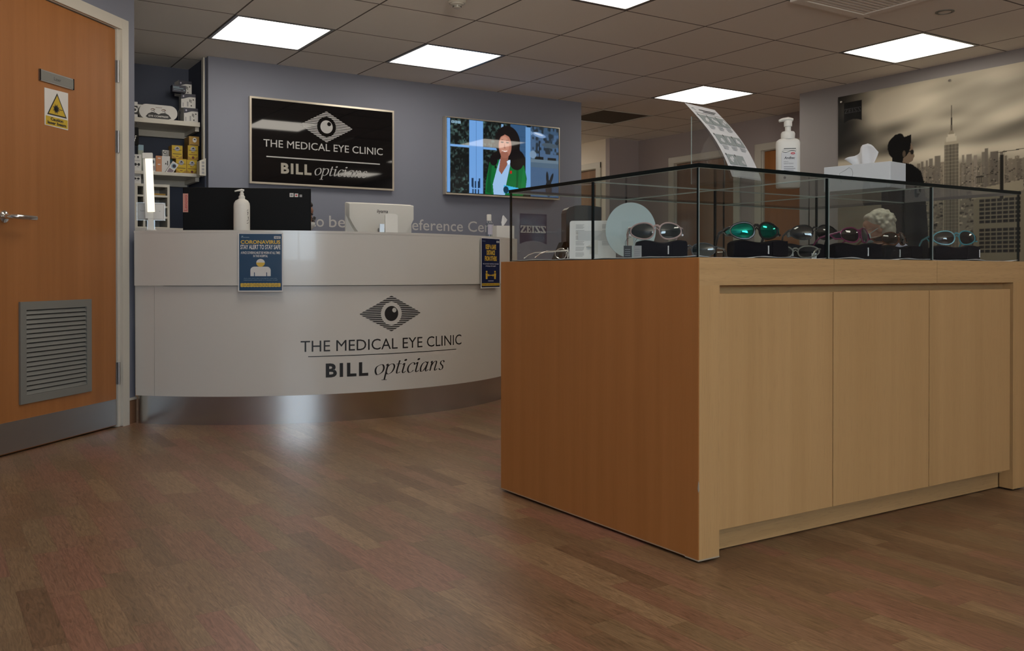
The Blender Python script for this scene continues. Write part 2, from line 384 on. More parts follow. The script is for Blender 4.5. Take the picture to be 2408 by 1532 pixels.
# serif italic word drawn with a broad nib
GL = {'o': ([([(.42, 1), (.12, .78), (.08, .4), (.25, .03), (.45, 0), (.72, .25), (.78, .62), (.64, .95)], True)], .93),
      'p': ([([(.0, .9), (.13, 1), (.13, .3), (.13, -.6)], False), ([(.13, .7), (.35, .98), (.62, 1), (.78, .7), (.7, .25), (.45, .0), (.25, .02), (.13, .2)], False), ([(-.1, -.6), (.12, -.6), (.36, -.6)], False)], .98),
      't': ([([(.18, 1.35), (.14, .8), (.12, .2), (.22, .0), (.45, .14)], False), ([(-.06, .98), (.2, .98), (.42, .98)], False)], .54),
      'i': ([([(.0, .86), (.15, 1), (.14, .5), (.13, .15), (.25, 0), (.42, .15)], False), ([(.13, 1.34), (.19, 1.42), (.25, 1.34), (.19, 1.27)], True)], .52),
      'c': ([([(.64, .78), (.6, .95), (.38, 1), (.12, .72), (.08, .3), (.26, 0), (.48, .04), (.66, .2)], False)], .76),
      'a': ([([(.64, .88), (.42, 1), (.16, .8), (.06, .4), (.14, .04), (.32, .03), (.52, .3), (.66, .75)], False), ([(.7, 1), (.64, .5), (.62, .12), (.72, 0), (.9, .15)], False)], 1.0),
      'n': ([([(.0, .88), (.13, 1), (.12, .5), (.1, 0)], False), ([(.12, .45), (.3, .85), (.5, 1), (.63, .85), (.59, .4), (.58, .1), (.68, 0), (.84, .15)], False)], .98),
      's': ([([(.52, .8), (.4, .98), (.2, .95), (.12, .75), (.26, .55), (.42, .4), (.46, .15), (.28, 0), (.04, .15)], False)], .62)}
def italic(mb, word, x, z, xh, wd, mi=0, fn=None, y=-0.001, T=None, shear=0.27, pen=0.19):
    tot = sum(GL[c][1] for c in word); k = xh; sx = (wd-xh*0.25)/(tot*xh); px = 0
    for c in word:
        for pts, cl in GL[c][0]:
            mb.stroke([((p[0]+px)*sx, p[1]) for p in pts], pen, x, z, k, mi, y, 0.15, 0.28, shear, T, fn, True, cl)
        px += GL[c][1]

def eye_logo(mb, cx, cz, hw, hh, mi, fn=None, y=-0.001, T=None, n=19, hole=0.47):
    ring = hh*0.64; f = fn or (lambda a, b: (a, y, b)); step = 2*hh/n
    for i in range(n):
        zb = -hh+step*(i+0.2); zt = zb+step*0.6; zm = (zb+zt)/2
        def half(zv): return hw*max(0.0, 1-abs(zv)/hh)
        def cut(zv): return sqrt(max(0, ring*ring-zv*zv))
        for sg in (-1, 1):
            pieces = 5; a0, a1 = cut(zb), half(zb); b0, b1 = cut(zt), half(zt)
            if a1 <= a0 and b1 <= b0: continue
            a1 = max(a1, a0); b1 = max(b1, b0)
            V = []; 
            for k in range(pieces+1):
                t = k/pieces; V.append(f(cx+sg*(a0+(a1-a0)*t), cz+zb)); V.append(f(cx+sg*(b0+(b1-b0)*t), cz+zt))
            F = [((2*k, 2*k+2, 2*k+3, 2*k+1) if sg > 0 else (2*k, 2*k+1, 2*k+3, 2*k+2)) for k in range(pieces)]
            mb.add(V, F, mi, T)
    ir = hh*0.42; hx, hz, hr = ir*0.42, ir*0.45, ir*0.31; N = 40
    # pupil with a round highlight left out of it (ring of quads around the highlight)
    V = []
    for k in range(N):
        a = 2*pi*k/N; V.append(f(cx+hx+hr*cos(a), cz+hz+hr*sin(a)))
    for k in range(N):
        a = 2*pi*k/N; dx, dz = cos(a), sin(a); bq = hx*dx+hz*dz; t = -bq+sqrt(bq*bq-(hx*hx+hz*hz)+ir*ir)
        V.append(f(cx+hx+dx*t, cz+hz+dz*t))
    mb.add(V, [(k, N+k, N+(k+1) % N, (k+1) % N) for k in range(N)], mi, T)

def zeiss(mb, x, z, wd, h, mi, y=-0.001, T=None):
    Z = [[(0, 1), (0, .70), (.10, .70), (.16, .86), (.44, .86), (.0, .0), (.26, 0), (.80, 1)], [(.0, 0), (.26, 0), (.80, 0), (.80, .32), (.70, .32), (.62, .14), (.06, .14)]]
    Zp = [[(.0, 1), (.0, .68), (.1, .68), (.17, .86), (.8, .86), (.8, 1)], [(.5, .86), (.8, .86), (.3, .14), (0, .14)], [(0, 0), (.8, 0), (.8, .32), (.7, .32), (.63, .14), (0, .14)]]
    Ep = [[(0, 0), (.72, 0), (.72, .32), (.62, .32), (.55, .14), (0, .14)], [(0, .86), (.55, .86), (.62, .68), (.72, .68), (.72, 1), (0, 1)], [(.10, .14), (.36, .14), (.36, .86), (.10, .86)], [(.36, .43), (.5, .43), (.5, .33), (.58, .33), (.58, .67), (.5, .67), (.5, .57), (.36, .57)]]
    Ip = [[(0, 0), (.46, 0), (.46, .14), (0, .14)], [(0, .86), (.46, .86), (.46, 1), (0, 1)], [(.10, .14), (.36, .14), (.36, .86), (.10, .86)]]
    Sp = [[(.8-a, b) for a, b in reversed(q)] for q in Zp]
    seq = [(Zp, .8), (Ep, .72), (Ip, .46), (Sp, .8), (Sp, .8)]; gap = .07
    tot = sum(q[1] for q in seq)+gap*4; k = wd/tot; px = 0
    for g, a in seq:
        for q in g: mb.poly([(x+(p[0]+px)*k, z+p[1]*h) for p in q], y, mi, T)
        px += a+gap

# ------------------------------------------------------------------ raster pictures (printed mural, television image)
class Pic:
    def __init__(s, wd, ht, res, base=(0, 0, 0)):
        s.w, s.h = wd, ht; s.nx, s.nz = int(wd/res)+1, int(ht/res)+1
        s.U, s.V = np.meshgrid(np.linspace(0, wd, s.nx), np.linspace(0, ht, s.nz)); s.a = np.zeros((s.nz, s.nx, 3)); s.a[:] = base; s.res = res
    def put(s, mask, c, al=1.0):
        k = (mask*al)[..., None]; s.a = s.a*(1-k)+np.array(c)*k
    def soft(s, d): return np.clip(0.5-d/s.res, 0, 1)
    def rect(s, u0, v0, u1, v1, c, al=1.0):
        d = np.maximum(np.maximum(u0-s.U, s.U-u1), np.maximum(v0-s.V, s.V-v1)); s.put(s.soft(d), c, al)
    def ell(s, cu, cv, ru, rv, c, al=1.0, rot=0.0):
        x = (s.U-cu)*cos(rot)+(s.V-cv)*sin(rot); y = -(s.U-cu)*sin(rot)+(s.V-cv)*cos(rot)
        d = (np.sqrt((x/ru)**2+(y/rv)**2)-1)*min(ru, rv); s.put(s.soft(d), c, al)
    def poly(s, pts, c, al=1.0):
        ins = np.zeros(s.U.shape, bool); n = len(pts)
        for i in range(n):
            (x1, y1), (x2, y2) = pts[i], pts[(i+1) % n]
            if y1 == y2: continue
            cnd = ((s.V >= min(y1, y2)) & (s.V < max(y1, y2))); xx = x1+(s.V-y1)*(x2-x1)/(y2-y1); ins ^= cnd & (s.U < xx)
        s.put(ins.astype(float), c, al)
    def noise(s, su, sv, seed, ang=0.0):
        rg = np.random.RandomState(seed); G = rg.rand(80, 80)
        u = (s.U*cos(ang)+s.V*sin(ang))/su+20; v = (-s.U*sin(ang)+s.V*cos(ang))/sv+20
        i = np.floor(u).astype(int); j = np.floor(v).astype(int); fu = u-i; fv = v-j; fu = fu*fu*(3-2*fu); fv = fv*fv*(3-2*fv)
        g = lambda a, b: G[b % 80, a % 80]
        return (g(i, j)*(1-fu)+g(i+1, j)*fu)*(1-fv)+(g(i, j+1)*(1-fu)+g(i+1, j+1)*fu)*fv
    def build(s, name, m_, parent, T=None, y=0.0):
        n = s.nx*s.nz; co = np.zeros((n, 3)); co[:, 0] = s.U.ravel(); co[:, 1] = y; co[:, 2] = s.V.ravel()
        idx = np.arange(n).reshape(s.nz, s.nx); q = np.stack([idx[:-1, :-1], idx[:-1, 1:], idx[1:, 1:], idx[1:, :-1]], -1).reshape(-1, 4)
        me = bpy.data.meshes.new(name); me.from_pydata(co.tolist(), [], q.tolist()); me.materials.append(m_)
        at = me.attributes.new('picture', 'FLOAT_COLOR', 'POINT')
        c = np.clip(s.a.reshape(-1, 3)/255, 0, 1); lin = np.where(c <= 0.04045, c/12.92, ((c+0.055)/1.055)**2.4)
        at.data.foreach_set('color', np.concatenate([lin, np.ones((n, 1))], 1).ravel())
        me.update(); o = bpy.data.objects.new(name, me); COL.objects.link(o)
        if parent is not None: o.parent = parent
        return o

# ================================================================== THE SETTING
X0, X1, Y0, Y1 = -1.7, 7.4, -2.62, 10.1
mb = MB(); mb.box(X0, Y0, -0.06, X1, Y1, 0, 0); struct(mb.build('floor', M['floor']))

lights = [(-1, 1), (1, 1), (1, -2), (5, -2), (5, 1), (5, 6), (-2, -2), (5, -5), (-2, -5), (1, -8), (5, -8)]  # rear left and rearmost panels are unseen, added to brighten the room
cassette = (3, -3); vent = (5, 3)
holes = set(lights) | {cassette, vent}
mb = MB(); g = 0.003
for i in range(-7, 9):
    for j in range(-12, 9):
        if (i, j) in holes: continue
        x, y = GX+TS*i, GY+TS*j
        a0, b0, a1, b1 = x+g, y+g, x+TS-g, y+TS-g
        if a1 < X0-0.7 or b1 < Y0-0.7 or a0 > X1+0.5 or b0 > Y1+0.5: continue
        z = H; e = 0.0025
        mb.add([(a0, b0, z+.004), (a1, b0, z+.004), (a1, b1, z+.004), (a0, b1, z+.004), (a0+e, b0+e, z), (a1-e, b0+e, z), (a1-e, b1-e, z), (a0+e, b1-e, z)],
               [(4, 7, 6, 5)], 0)
        mb.add([(a0, b0, z+.004), (a1, b0, z+.004), (a1, b1, z+.004), (a0, b1, z+.004), (a0+e, b0+e, z), (a1-e, b0+e, z), (a1-e, b1-e, z), (a0+e, b1-e, z)],
               [(0, 4, 5, 1), (1, 5, 6, 2), (2, 6, 7, 3), (3, 7, 4, 0)], 1)
for i in range(-7, 10):
    x = GX+TS*i; mb.box(x-.010, GY-TS*12, H+.005, x+.010, GY+TS*9, H+.010, 1)
for j in range(-12, 10):
    y = GY+TS*j; mb.box(GX-TS*7, y-.010, H+.0055, GX+TS*9, y+.010, H+.0105, 1)
mb.box(X0-1, Y0-1, H+.16, X1+1.2, Y1+1, H+.2, 0)
struct(mb.build('ceiling', [M['ceil'], M['tbar']]))

def wallbox(name, boxes, m, T=None):
    q = MB()
    for b in boxes: q.box(*b, 0, T)
    return struct(q.build(name, m))
wallbox('wall_back', [(1.765, YB, 0, 5.123, 7.10, H+.1)], M['lilac'])
wallbox('wall_alcove', [(0.55, 7.10, 0, 5.123, 7.2, H+.1), (0.86, 5.05, 0, 0.95, 7.10, H+.1)], M['slate'])
mb = MB(); mb.box(1.755, YB+.06, 0, 1.7649, 7.099, H+.1); struct(mb.build('wall_alcove_side', M['slate']))
wallbox('wall_right', [(XR, WY, 0, XR+.12, 5.15, H+.1), (XR, 5.15, 0, 7.17, 5.27, H+.1)], M['taupe'])
wallbox('wall_far_right', [(7.17, 5.2, 0, 7.25, 5.42, H+.1), (7.17, 5.42, 2.03, 7.25, 6.30, H+.1), (7.17, 6.30, 0, 7.25, 6.64, H+.1), (7.17, 6.64, 2.03, 7.25, 7.54, H+.1), (7.17, 7.54, 0, 7.25, 8.13, H+.1)], M['mauve'])
wallbox('wall_far', [(6.735, 8.13, 0, 7.25, 8.2, H+.1)], M['mauve'])
wallbox('wall_hall', [(6.735, 8.2, 0, 6.80, 8.35, H+.1), (6.735, 8.35, 2.03, 6.80, 9.25, H+.1), (6.735, 9.25, 0, 6.80, 10, H+.1)], M['cream'])
wallbox('wall_hall_end', [(5.0, 9.9, 0, 6.80, 10, H+.1), (5.06, 7.1, 0, 5.123, 10, H+.1)], M['cream'])
# 45 degree wall with the laser room door; local x runs along the wall, -y faces the room
TD = tmat(DOOR_P, rz=DOOR_A)
wallbox('wall_left', [(-2.5, 0, 0, -.09, .1, H+.1), (-.09, 0, 2.03, .83, .1, H+.1), (.83, 0, 0, .952, .1, H+.1)], M['lilac'], TD)
q = TD @ Vector((-2.5, 0, 0))
wallbox('wall_left_rear', [(q.x-.1, WY, 0, q.x, q.y, H+.1)], M['lilac'])
wallbox('wall_front', [(q.x-.1, WY-.12, 0, WX0, WY, H+.1), (WX1, WY-.12, 0, XR, WY, H+.1), (WX0, WY-.12, 0, WX1, WY, WZ0), (WX0, WY-.12, WZ1, WX1, WY, H+.1)], M['mauve'])
mb = MB()
for x in (WX0, (WX0+WX1)/2-.04, WX1-.06): mb.box(x, WY-.09, WZ0, x+(.08 if -1 < x < .5 else .06), WY-.03, WZ1)
for z in (WZ0, WZ1-.06): mb.box(WX0, WY-.09, z, WX1, WY-.03, z+.06)
struct(mb.build('window_1', M['whitem']))
wallbox('light_block_far_doors', [(7.28, 5.2, 0, 7.32, 8.3, H+.1), (6.84, 8.2, 0, 6.88, 10, H+.1)], M['mauve'])  # unseen sheets added close behind the far doors to stop light leaks
mb = MB(); mb.box(-.3, .13, 0, 1.0, .17, H+.1, 0, TD); struct(mb.build('light_block_laser_door', M['mauve']))  # unseen sheet added to block light leaking round the laser door
# coved vinyl skirting beside the door, with its white cap
mb = MB(); mb.box(.875, -.006, 0, .952, -.0005, .122, 0, TD); mb.box(.875, -.009, .122, .952, -.0005, .134, 1, TD)
struct(mb.build('baseboard_left', [M['floor'], M['trim']]))

# ---- laser room door
D1 = bpy.data.objects.new('door_1', None); COL.objects.link(D1); D1.location = DOOR_P; D1.rotation_euler = (0, 0, DOOR_A); struct(D1)
mb = MB(); mb.box(-.055, .004, .008, .797, .048, 2.008); mb.build('door_leaf', M['doorwood'], D1, bevel=.001)
mb = MB()
mb.box(.803, -.004, 0, .822, .10, 2.03); mb.box(-.085, -.004, 0, -.06, .10, 2.03); mb.box(-.085, -.004, 2.012, .822, .10, 2.03)
mb.build('door_lining', M['trim'], D1, bevel=.002)
mb = MB()
for (a, b) in ((.820, .874), (-.139, -.083)):
    mb.prism([(a, 0), (b, 0), (b, 2.068), (a, 2.068)], -.020, -.0005)
mb.prism([(-.139, 2.014), (.874, 2.014), (.874, 2.068), (-.139, 2.068)], -.0195, -.0005)
mb.build('architrave', M['trim'], D1, bevel=.006, bseg=3)
for z in (1.798, 1.443, .272):
    mb = MB(); mb.tube([(.806, -.006, z-.056), (.806, -.006, z+.056)], .0065, 10); mb.box(.792, -.0005, z-.055, .812, .003, z+.055)
    for k in (-.019, .019): mb.tube([(.806, -.006, z+k-.001), (.806, -.006, z+k+.001)], .0078, 10)
    mb.build('hinge', M['dsteel'], D1, smooth=True)
mb = MB(); mb.box(-.05, .0015, .012, .796, .0039, .142); mb.build('kick_plate', M['dsteel'], D1)
mb = MB(); mb.tube([(.028, .004, 1.017), (.028, -.045, 1.017), (.036, -.056, 1.017), (.15, -.056, 1.017)], .0105, 12); mb.lathe([(.026, 0), (.026, .006), (.012, .009)], 24, 0, tmat((.028, .004, 1.017), rx=radians(90)))
mb.build('lever_handle', M['chrome'], D1, smooth=True)
mb = MB(); a0, a1, b0, b1 = .115, .593, .208, .653; t = .036
mb.prism([(a0, b0), (a1, b0), (a1-t, b0+t), (a0+t, b0+t)], -.006, .0035); mb.prism([(a1, b0), (a1, b1), (a1-t, b1-t), (a1-t, b0+t)], -.006, .0035)
mb.prism([(a1, b1), (a0, b1), (a0+t, b1-t), (a1-t, b1-t)], -.006, .0035); mb.prism([(a0, b1), (a0, b0), (a0+t, b0+t), (a0+t, b1-t)], -.006, .0035)
gr = mb.build('vent_grille', M['grille'], D1)
mb = MB(); n = 18; hgt = (b1-b0-2*t)/n
for k in range(n):
    z = b0+t+hgt*k
    mb.prism([(a0+t, z), (a1-t, z), (a1-t, z+hgt*.92), (a0+t, z+hgt*.92)], 0, .001)
    vs = [(a0+t, -.004, z), (a1-t, -.004, z), (a1-t, .003, z+hgt*.80), (a0+t, .003, z+hgt*.80)]
    mb.add(vs+[(v[0], v[1]+.0015, v[2]-.001) for v in vs], [(0, 1, 2, 3), (7, 6, 5, 4), (0, 4, 5, 1), (1, 5, 6, 2), (2, 6, 7, 3), (3, 7, 4, 0)])
for i in range(len(mb.v)):
    pass
lv = MB(); lv.v, lv.f, lv.m = [], [], []
for k in range(n):
    z = b0+t+hgt*k
    vs = [(a0+t, -.0045, z+.001), (a1-t, -.0045, z+.001), (a1-t, .0015, z+hgt*.78), (a0+t, .0015, z+hgt*.78)]
    lv.add(vs+[(v[0], v[1]+.0012, v[2]) for v in vs], [(0, 1, 2, 3), (7, 6, 5, 4), (0, 4, 5, 1), (1, 5, 6, 2), (2, 6, 7, 3), (3, 7, 4, 0)])
lv.plate(a0+t, b0+t, a1-t, b1-t, .0032, 1)
lv.build('louvres', [M['grille'], M['ink']], gr)
mb = MB(); mb.box(.243, -.003, 1.638, .472, .0038, 1.689, 0); mb.box(.247, -.0042, 1.643, .468, -.003, 1.684, 1)
mb.box(.243, -.0055, 1.638, .2475, .0038, 1.689, 2); mb.box(.4675, -.0055, 1.638, .472, .0038, 1.689, 2)
mb.text('Laser', .357, 1.656, wd=.046, y=-.0047, mi=3, align='c')
mb.build('name_plate', [M['dsteel'], M['grille'], M['blackm'], M['ink']], D1)
mb = MB(); mb.prism([(.280, 1.446), (.437, 1.444), (.438, 1.617), (.279, 1.613)], .0022, .0036, 0)
mb.poly([(.2955, 1.4965), (.4285, 1.4965), (.362, 1.603)], .0018, 3); mb.poly([(.3055, 1.5025), (.4185, 1.5025), (.362, 1.592)], .0014, 1)
mb.disc(.355, 1.529, .013, .013, .0010, 3, 20)
for k in range(16):
    a = 2*pi*k/16; r = .026 if k % 2 else .021
    mb.poly([(.355+.006*cos(a+1.57), 1.529+.006*sin(a+1.57)), (.355+r*cos(a), 1.529+r*sin(a)), (.355+.006*cos(a-1.57), 1.529+.006*sin(a-1.57))][::-1], .0009, 3)
mb.poly([(.355, 1.5275), (.398, 1.5275), (.398, 1.5305), (.355, 1.5305)], .0008, 3)
mb.plate(.286, 1.449, .434, 1.4895, .0018, 1)
mb.text('Caution', .36, 1.473, wd=.085, h=.0125, y=.0012, mi=3, bold=.04, align='c'); mb.text('laser beam', .36, 1.4555, wd=.125, h=.0125, y=.0012, mi=3, bold=.04, align='c')
mb.build('warning_notice', [M['cardw'], M['gold'], M['ink'], M['ink']], D1)

# ---- far doors
def far_door(nm, T, wdt, m_, handle_side=1, trim_m=None):
    d = bpy.data.objects.new(nm, None); COL.objects.link(d); d.matrix_world = T; struct(d)
    q = MB(); q.box(.03, .02, .008, wdt-.03, .06, 1.995); q.build('door_leaf', m_, d)
    q = MB(); q.box(-.07, -.018, 0, .012, -.0005, 2.075); q.box(wdt-.012, -.018, 0, wdt+.07, -.0005, 2.075); q.box(-.07, -.0185, 2.005, wdt+.07, -.0005, 2.075)
    q.box(.0, 0, 0, .028, .08, 2.025); q.box(wdt-.028, 0, 0, wdt, .08, 2.025); q.box(0, 0, 1.998, wdt, .08, 2.025)
    q.build('architrave', trim_m or M['trim'], d, bevel=.003)
    hx = .10 if handle_side < 0 else wdt-.10
    q = MB(); q.tube([(hx, .02, 1.0), (hx, -.03, 1.0), (hx+.11*(-handle_side), -.03, 1.0)], .009, 8); q.build('lever_handle', M['chrome'], d, smooth=True)
TR = lambda x, y: tmat((x, y, 0), rz=radians(-90))
far_door('door_2', TR(7.17, 7.54), .90, M['brownwood'])
far_door('door_3', TR(7.17, 6.30), .88, M['doorwood'], -1)
far_door('door_4', TR(6.735, 9.25), .90, M['brownwood'])

# ---- alcove trunking on its side wall with an outlet box at the foot
t = thing('trunking', 'white vertical cable trunking on alcove corner ending in outlet box', 'trunking', (1.755, 6.66, 1.50))
mb = MB(); mb.box(-.012, -.025, .09, 0, .025, H-1.5); mb.build('trunking_channel', M['trim'], t, bevel=.002)
mb = MB(); mb.prism([(-.045, -.02), (0, -.02), (0, .105), (-.045, .085)], -.05, .03); ob = mb.build('outlet_box', M['trim'], t, bevel=.003)
mb = MB()
for k in range(4): mb.plate(-.030, -.008+k*.024, -.012, .008+k*.024, -.0508, 0)
mb.build('outlet_socket', M['cardg'], ob)

# ================================================================== CEILING FITTINGS
LL = {(-1, 1): 'lit square ceiling panel nearest the door wall, above the black sign', (1, 1): 'lit square ceiling panel above the reception wall between sign and television',
      (1, -2): 'lit square ceiling panel cut off by the top edge of the photo', (5, -2): 'lit square ceiling panel at the right beside the mural wall',
      (5, 1): 'lit square ceiling panel just behind the slanted leaflet stand', (5, 6): 'lit square ceiling panel in the hall behind the reception wall',
      (5, -5): 'lit square ceiling panel behind the viewer near the mural wall', (-2, -2): 'lit square ceiling panel over the floor in front of the laser room door', (1, -8): 'added ceiling fill panel near the window behind the viewer', (5, -8): 'added ceiling fill panel in the rear corner by the mural wall', (-2, -5): 'added ceiling fill panel behind the viewer near the rear left wall'}
for (i, j) in lights:
    if not LL[(i, j)]: continue
    t = thing('ceiling_light', LL[(i, j)], 'ceiling light', (GX+TS*i, GY+TS*j, H), 0, 'square ceiling light panels')
    q = .028
    mb = MB()
    for a, b, c, d in ((.008, .008, TS-.008, q), (.008, TS-q, TS-.008, TS-.008), (.008, q, q, TS-q), (TS-q, q, TS-.008, TS-q)): mb.box(a, b, -.001, c, d, .014)
    mb.build('frame', M['dsteel'], t)
    mb = MB(); mb.box(q, q, .006, TS-q, TS-q, .012); mb.build('diffuser', M['lamp'], t)
x, y = GX+TS*cassette[0], GY+TS*cassette[1]
t = thing('air_conditioner', 'square white ceiling air conditioner cassette with slatted grille', 'air conditioner', (x, y, H))
mb = MB(); F = TS-.004
for a, b, c, d in ((.004, .004, F, .07), (.004, F-.066, F, F), (.004, .07, .07, F-.066), (F-.066, .07, F, F-.066)): mb.box(a, b, -.014, c, d, .02)
mb.build('frame', M['ceil'], t, bevel=.004)
mb = MB()
for k in range(15): mb.box(.07, .075+k*.034, -.010, F-.066, .075+k*.034+.022, .002)
mb.box(.07, .07, .012, F-.066, F-.066, .018, 1); mb.build('slats', [M['ceil'], M['ink']], t)
x, y = GX+TS*vent[0], GY+TS*vent[1]
t = thing('ceiling_vent', 'dark open mesh return vent in ceiling beyond the reception wall', 'vent', (x, y, H))
mb = MB(); q = .02
for a, b, c, d in ((.006, .006, TS-.006, q), (.006, TS-q, TS-.006, TS-.006), (.006, q, q, TS-q), (TS-q, q, TS-.006, TS-q)): mb.box(a, b, -.004, c, d, .008)
mb.build('frame', M['trim'], t)
mb = MB(); mb.box(q, q, .006, TS-q, TS-q, .01, 0); mb.build('mesh_panel', mat('dark vent mesh', (.10, .085, .065), .8), t)
t = thing('smoke_detector', 'round white smoke detector with slotted cap on the ceiling', 'smoke detector', (2.611, 4.50, H))
mb = MB(); mb.lathe([(.05, 0), (.052, -.012), (.046, -.02)], 32); mb.build('base', M['trim'], t, smooth=True)
mb = MB(); mb.lathe([(.040, -.02), (.038, -.026), (.024, -.032), (.022, -.044), (.0, -.047)][:4]+[(.014, -.047)], 32)
mb.build('cap', M['trim'], t, smooth=True)
mb = MB()
for k in range(20):
    a = 2*pi*k/20; mb.box(-.0011, .0225, -.042, .0011, .0245, -.033, 0, tmat(rz=a))
mb.build('slots', M['ink'], t)
t = thing('ceiling_speaker', 'small round recessed ceiling fitting with grey ring at upper right', 'ceiling fitting', (5.19, 3.17, H))
mb = MB(); mb.lathe([(.052, 0), (.052, -.004), (.040, -.006), (.040, .0)], 32); mb.build('ring', M['grille'], t, smooth=True)
mb = MB(); mb.lathe([(.036, -.001), (.036, -.003)], 28); mb.build('cover', M['ceil'], t)

# ================================================================== RECEPTION DESK
CC = Vector((2.144, 6.048)); RD = 1.6243
def dk(R, ang, z): return (CC.x+R*cos(radians(ang)), CC.y+R*sin(radians(ang)), z)
def arc(mb, r0, r1, z0, z1, a0, a1, n=72, mi=0):
    vs = []
    for k in range(n+1):
        a = a0+(a1-a0)*k/n
        vs += [dk(r0, a, z0), dk(r1, a, z0), dk(r1, a, z1), dk(r0, a, z1)]
    fs = []
    for k in range(n):
        p, q = 4*k, 4*k+4
        for i in range(4):
            j = (i+1) % 4; fs.append((p+i, p+j, q+j, q+i)[::-1])
    fs += [(0, 1, 2, 3)[::1], (4*n+3, 4*n+2, 4*n+1, 4*n)]
    return mb.add(vs, fs, mi)
DESK = thing('reception_desk', 'curved white reception desk with steel plinth and black eye clinic lettering', 'reception desk', (0, 0, 0))
A0, A1 = 222.4, 312.0
mb = MB(); arc(mb, RD-.05, RD-.0216, 0, .15, A0+.35, A1-.5, 96); mb.build('plinth', M['steel'], DESK, smooth=True)
mb = MB(); arc(mb, RD-.035, RD, .148, .712, 226.67, A1, 96); arc(mb, RD-.035, RD, .148, .712, A0+.35, 226.60, 6); mb.build('lower_panel', M['white'], DESK, smooth=True)
mb = MB(); arc(mb, RD-.04, RD+.016, .715, .985, A0+.55, A1+.2, 96); mb.build('upper_band', M['white'], DESK, smooth=True)
mb = MB(); arc(mb, RD-.32, RD+.017, .985, .997, A0+.5, A1+.2, 96); mb.build('counter_top', M['white'], DESK, smooth=True)
mb = MB(); arc(mb, RD-.90, RD-.05, .70, .725, A0+5, A1-6, 48); mb.build('worktop', M['white'], DESK, smooth=True)
mb = MB(); arc(mb, RD-.32, RD-.045, .0, .984, A1-1.0, A1-.05, 2); mb.build('end_panel', M['white'], DESK)
wrap = lambda R: (lambda a, z: dk(R, 270+math.degrees((a)/RD), z))
S_ = lambda ang: radians(ang-270)*RD
fnl = wrap(RD+.0008)
mb = MB()
eye_logo(mb, S_(270.5), .5615, S_(277.06)-S_(270.5), .0965, 0, fnl, n=19)
mb.text('THE MEDICAL EYE CLINIC', S_(253.17), .3715, h=.0565, wd=S_(287.7)-S_(253.17), fn=fnl, mi=0)
n = 40; u0, u1 = S_(254.5), S_(286.2)
V = []; 
for k in range(n+1): V += [fnl(u0+(u1-u0)*k/n, .3445), fnl(u0+(u1-u0)*k/n, .3485)]
mb.add(V, [(2*k, 2*k+2, 2*k+3, 2*k+1) for k in range(n)], 0)
mb.text('BILL', S_(257.7), .2385, h=.066, wd=S_(265.75)-S_(257.7), fn=fnl, mi=0, bold=.035, space=1.22)
italic(mb, 'opticians', S_(266.8), .2385, .051, S_(283.1)-S_(266.8), 0, fnl)
mb.build('lettering', M['ink'], DESK)

# posters hung on the desk front
def poster_frame(name, label, a0, a1, z0, z1, Rr):
    am = radians((a0+a1)/2); wdt = 2*Rr*sin(radians((a1-a0)/2)); c = (CC.x+Rr*cos(am), CC.y+Rr*sin(am), z0)
    return thing(name, label, 'poster', c, am+pi/2), wdt, z1-z0
P1, pw, ph = poster_frame('poster', 'blue coronavirus stay alert poster hanging on the desk front', 242.3, 250.1, .684, .982, RD+.0215)
mb = MB(); mb.prism([(-pw/2, 0), (pw/2, -.001), (pw/2, ph), (-pw/2, ph)], -.002, 0, 0)
b = .006; mb.plate(-pw/2+b, b, pw/2-b, ph-b*.7, -.0026, 1); iw = pw-2*b
def pt(s_, z, wd, h, mi, bold=0, x=0, shear=0, y=-.0031): mb.text(s_, x, z*ph, h=h*ph, wd=wd*iw, y=y, mi=mi, bold=bold, align='c', shear=shear)
pt('CORONAVIRUS', .818, .93, .058, 2, .03); pt('STAY ALERT TO STAY SAFE', .727, .94, .070, 3, .025)
pt('A FACE COVERING MUST BE WORN AT ALL TIMES', .645, .92, .040, 3, .02); pt('IN THIS HOSPITAL', .590, .34, .038, 3, .02)
mb.plate(pw*.30, .905*ph, pw*.445, .948*ph, -.0029, 3); mb.text('NHS', pw*.372, .911*ph, h=.030*ph, wd=pw*.12, y=-.0032, mi=1, bold=.03, align='c', shear=.2)
mb.plate(-pw*.42, .938*ph, -pw*.385, .950*ph, -.0029, 4); mb.plate(-pw*.43, .922*ph, -pw*.25, .928*ph, -.0029, 4)
mb.disc(0, .492*ph, pw*.095, .067*ph, -.0030, 3, 40)
mb.poly([(pw*.095*cos(a), .492*ph+.067*ph*sin(a)) for a in np.linspace(pi*1.01, 2*pi*.995, 24)]+[(pw*.094, .497*ph), (-pw*.094, .497*ph)], -.0033, 2)
bx = .225*pw; mb.poly([(-bx, .265*ph), (-bx, .365*ph)]+[(-bx*.62+bx*.38*cos(a), .365*ph+.062*ph*sin(a)) for a in np.linspace(pi, pi/2, 8)][1:]+[(bx*.62+bx*.38*cos(a), .365*ph+.062*ph*sin(a)) for a in np.linspace(pi/2, 0, 8)]+[(bx, .365*ph), (bx, .265*ph)], -.0030, 3)
for sx in (-1, 1): mb.plate(sx*bx*.6-.002, .262*ph, sx*bx*.6+.002, .33*ph, -.0034, 1)
pt("If you don't have a face covering that meets your", .222, .78, .013, 4, 0, 0, .2); pt('requirements please speak to a member of staff', .192, .80, .013, 4, 0, 0, .2)
N = 26; zz = []
top = [(-iw*.47+iw*.94*k/N, (.142+(.006 if k % 2 else 0))*ph) for k in range(N+1)]; bot = [(-iw*.47+iw*.94*k/N, (.085-(.006 if k % 2 else 0))*ph) for k in range(N+1)]
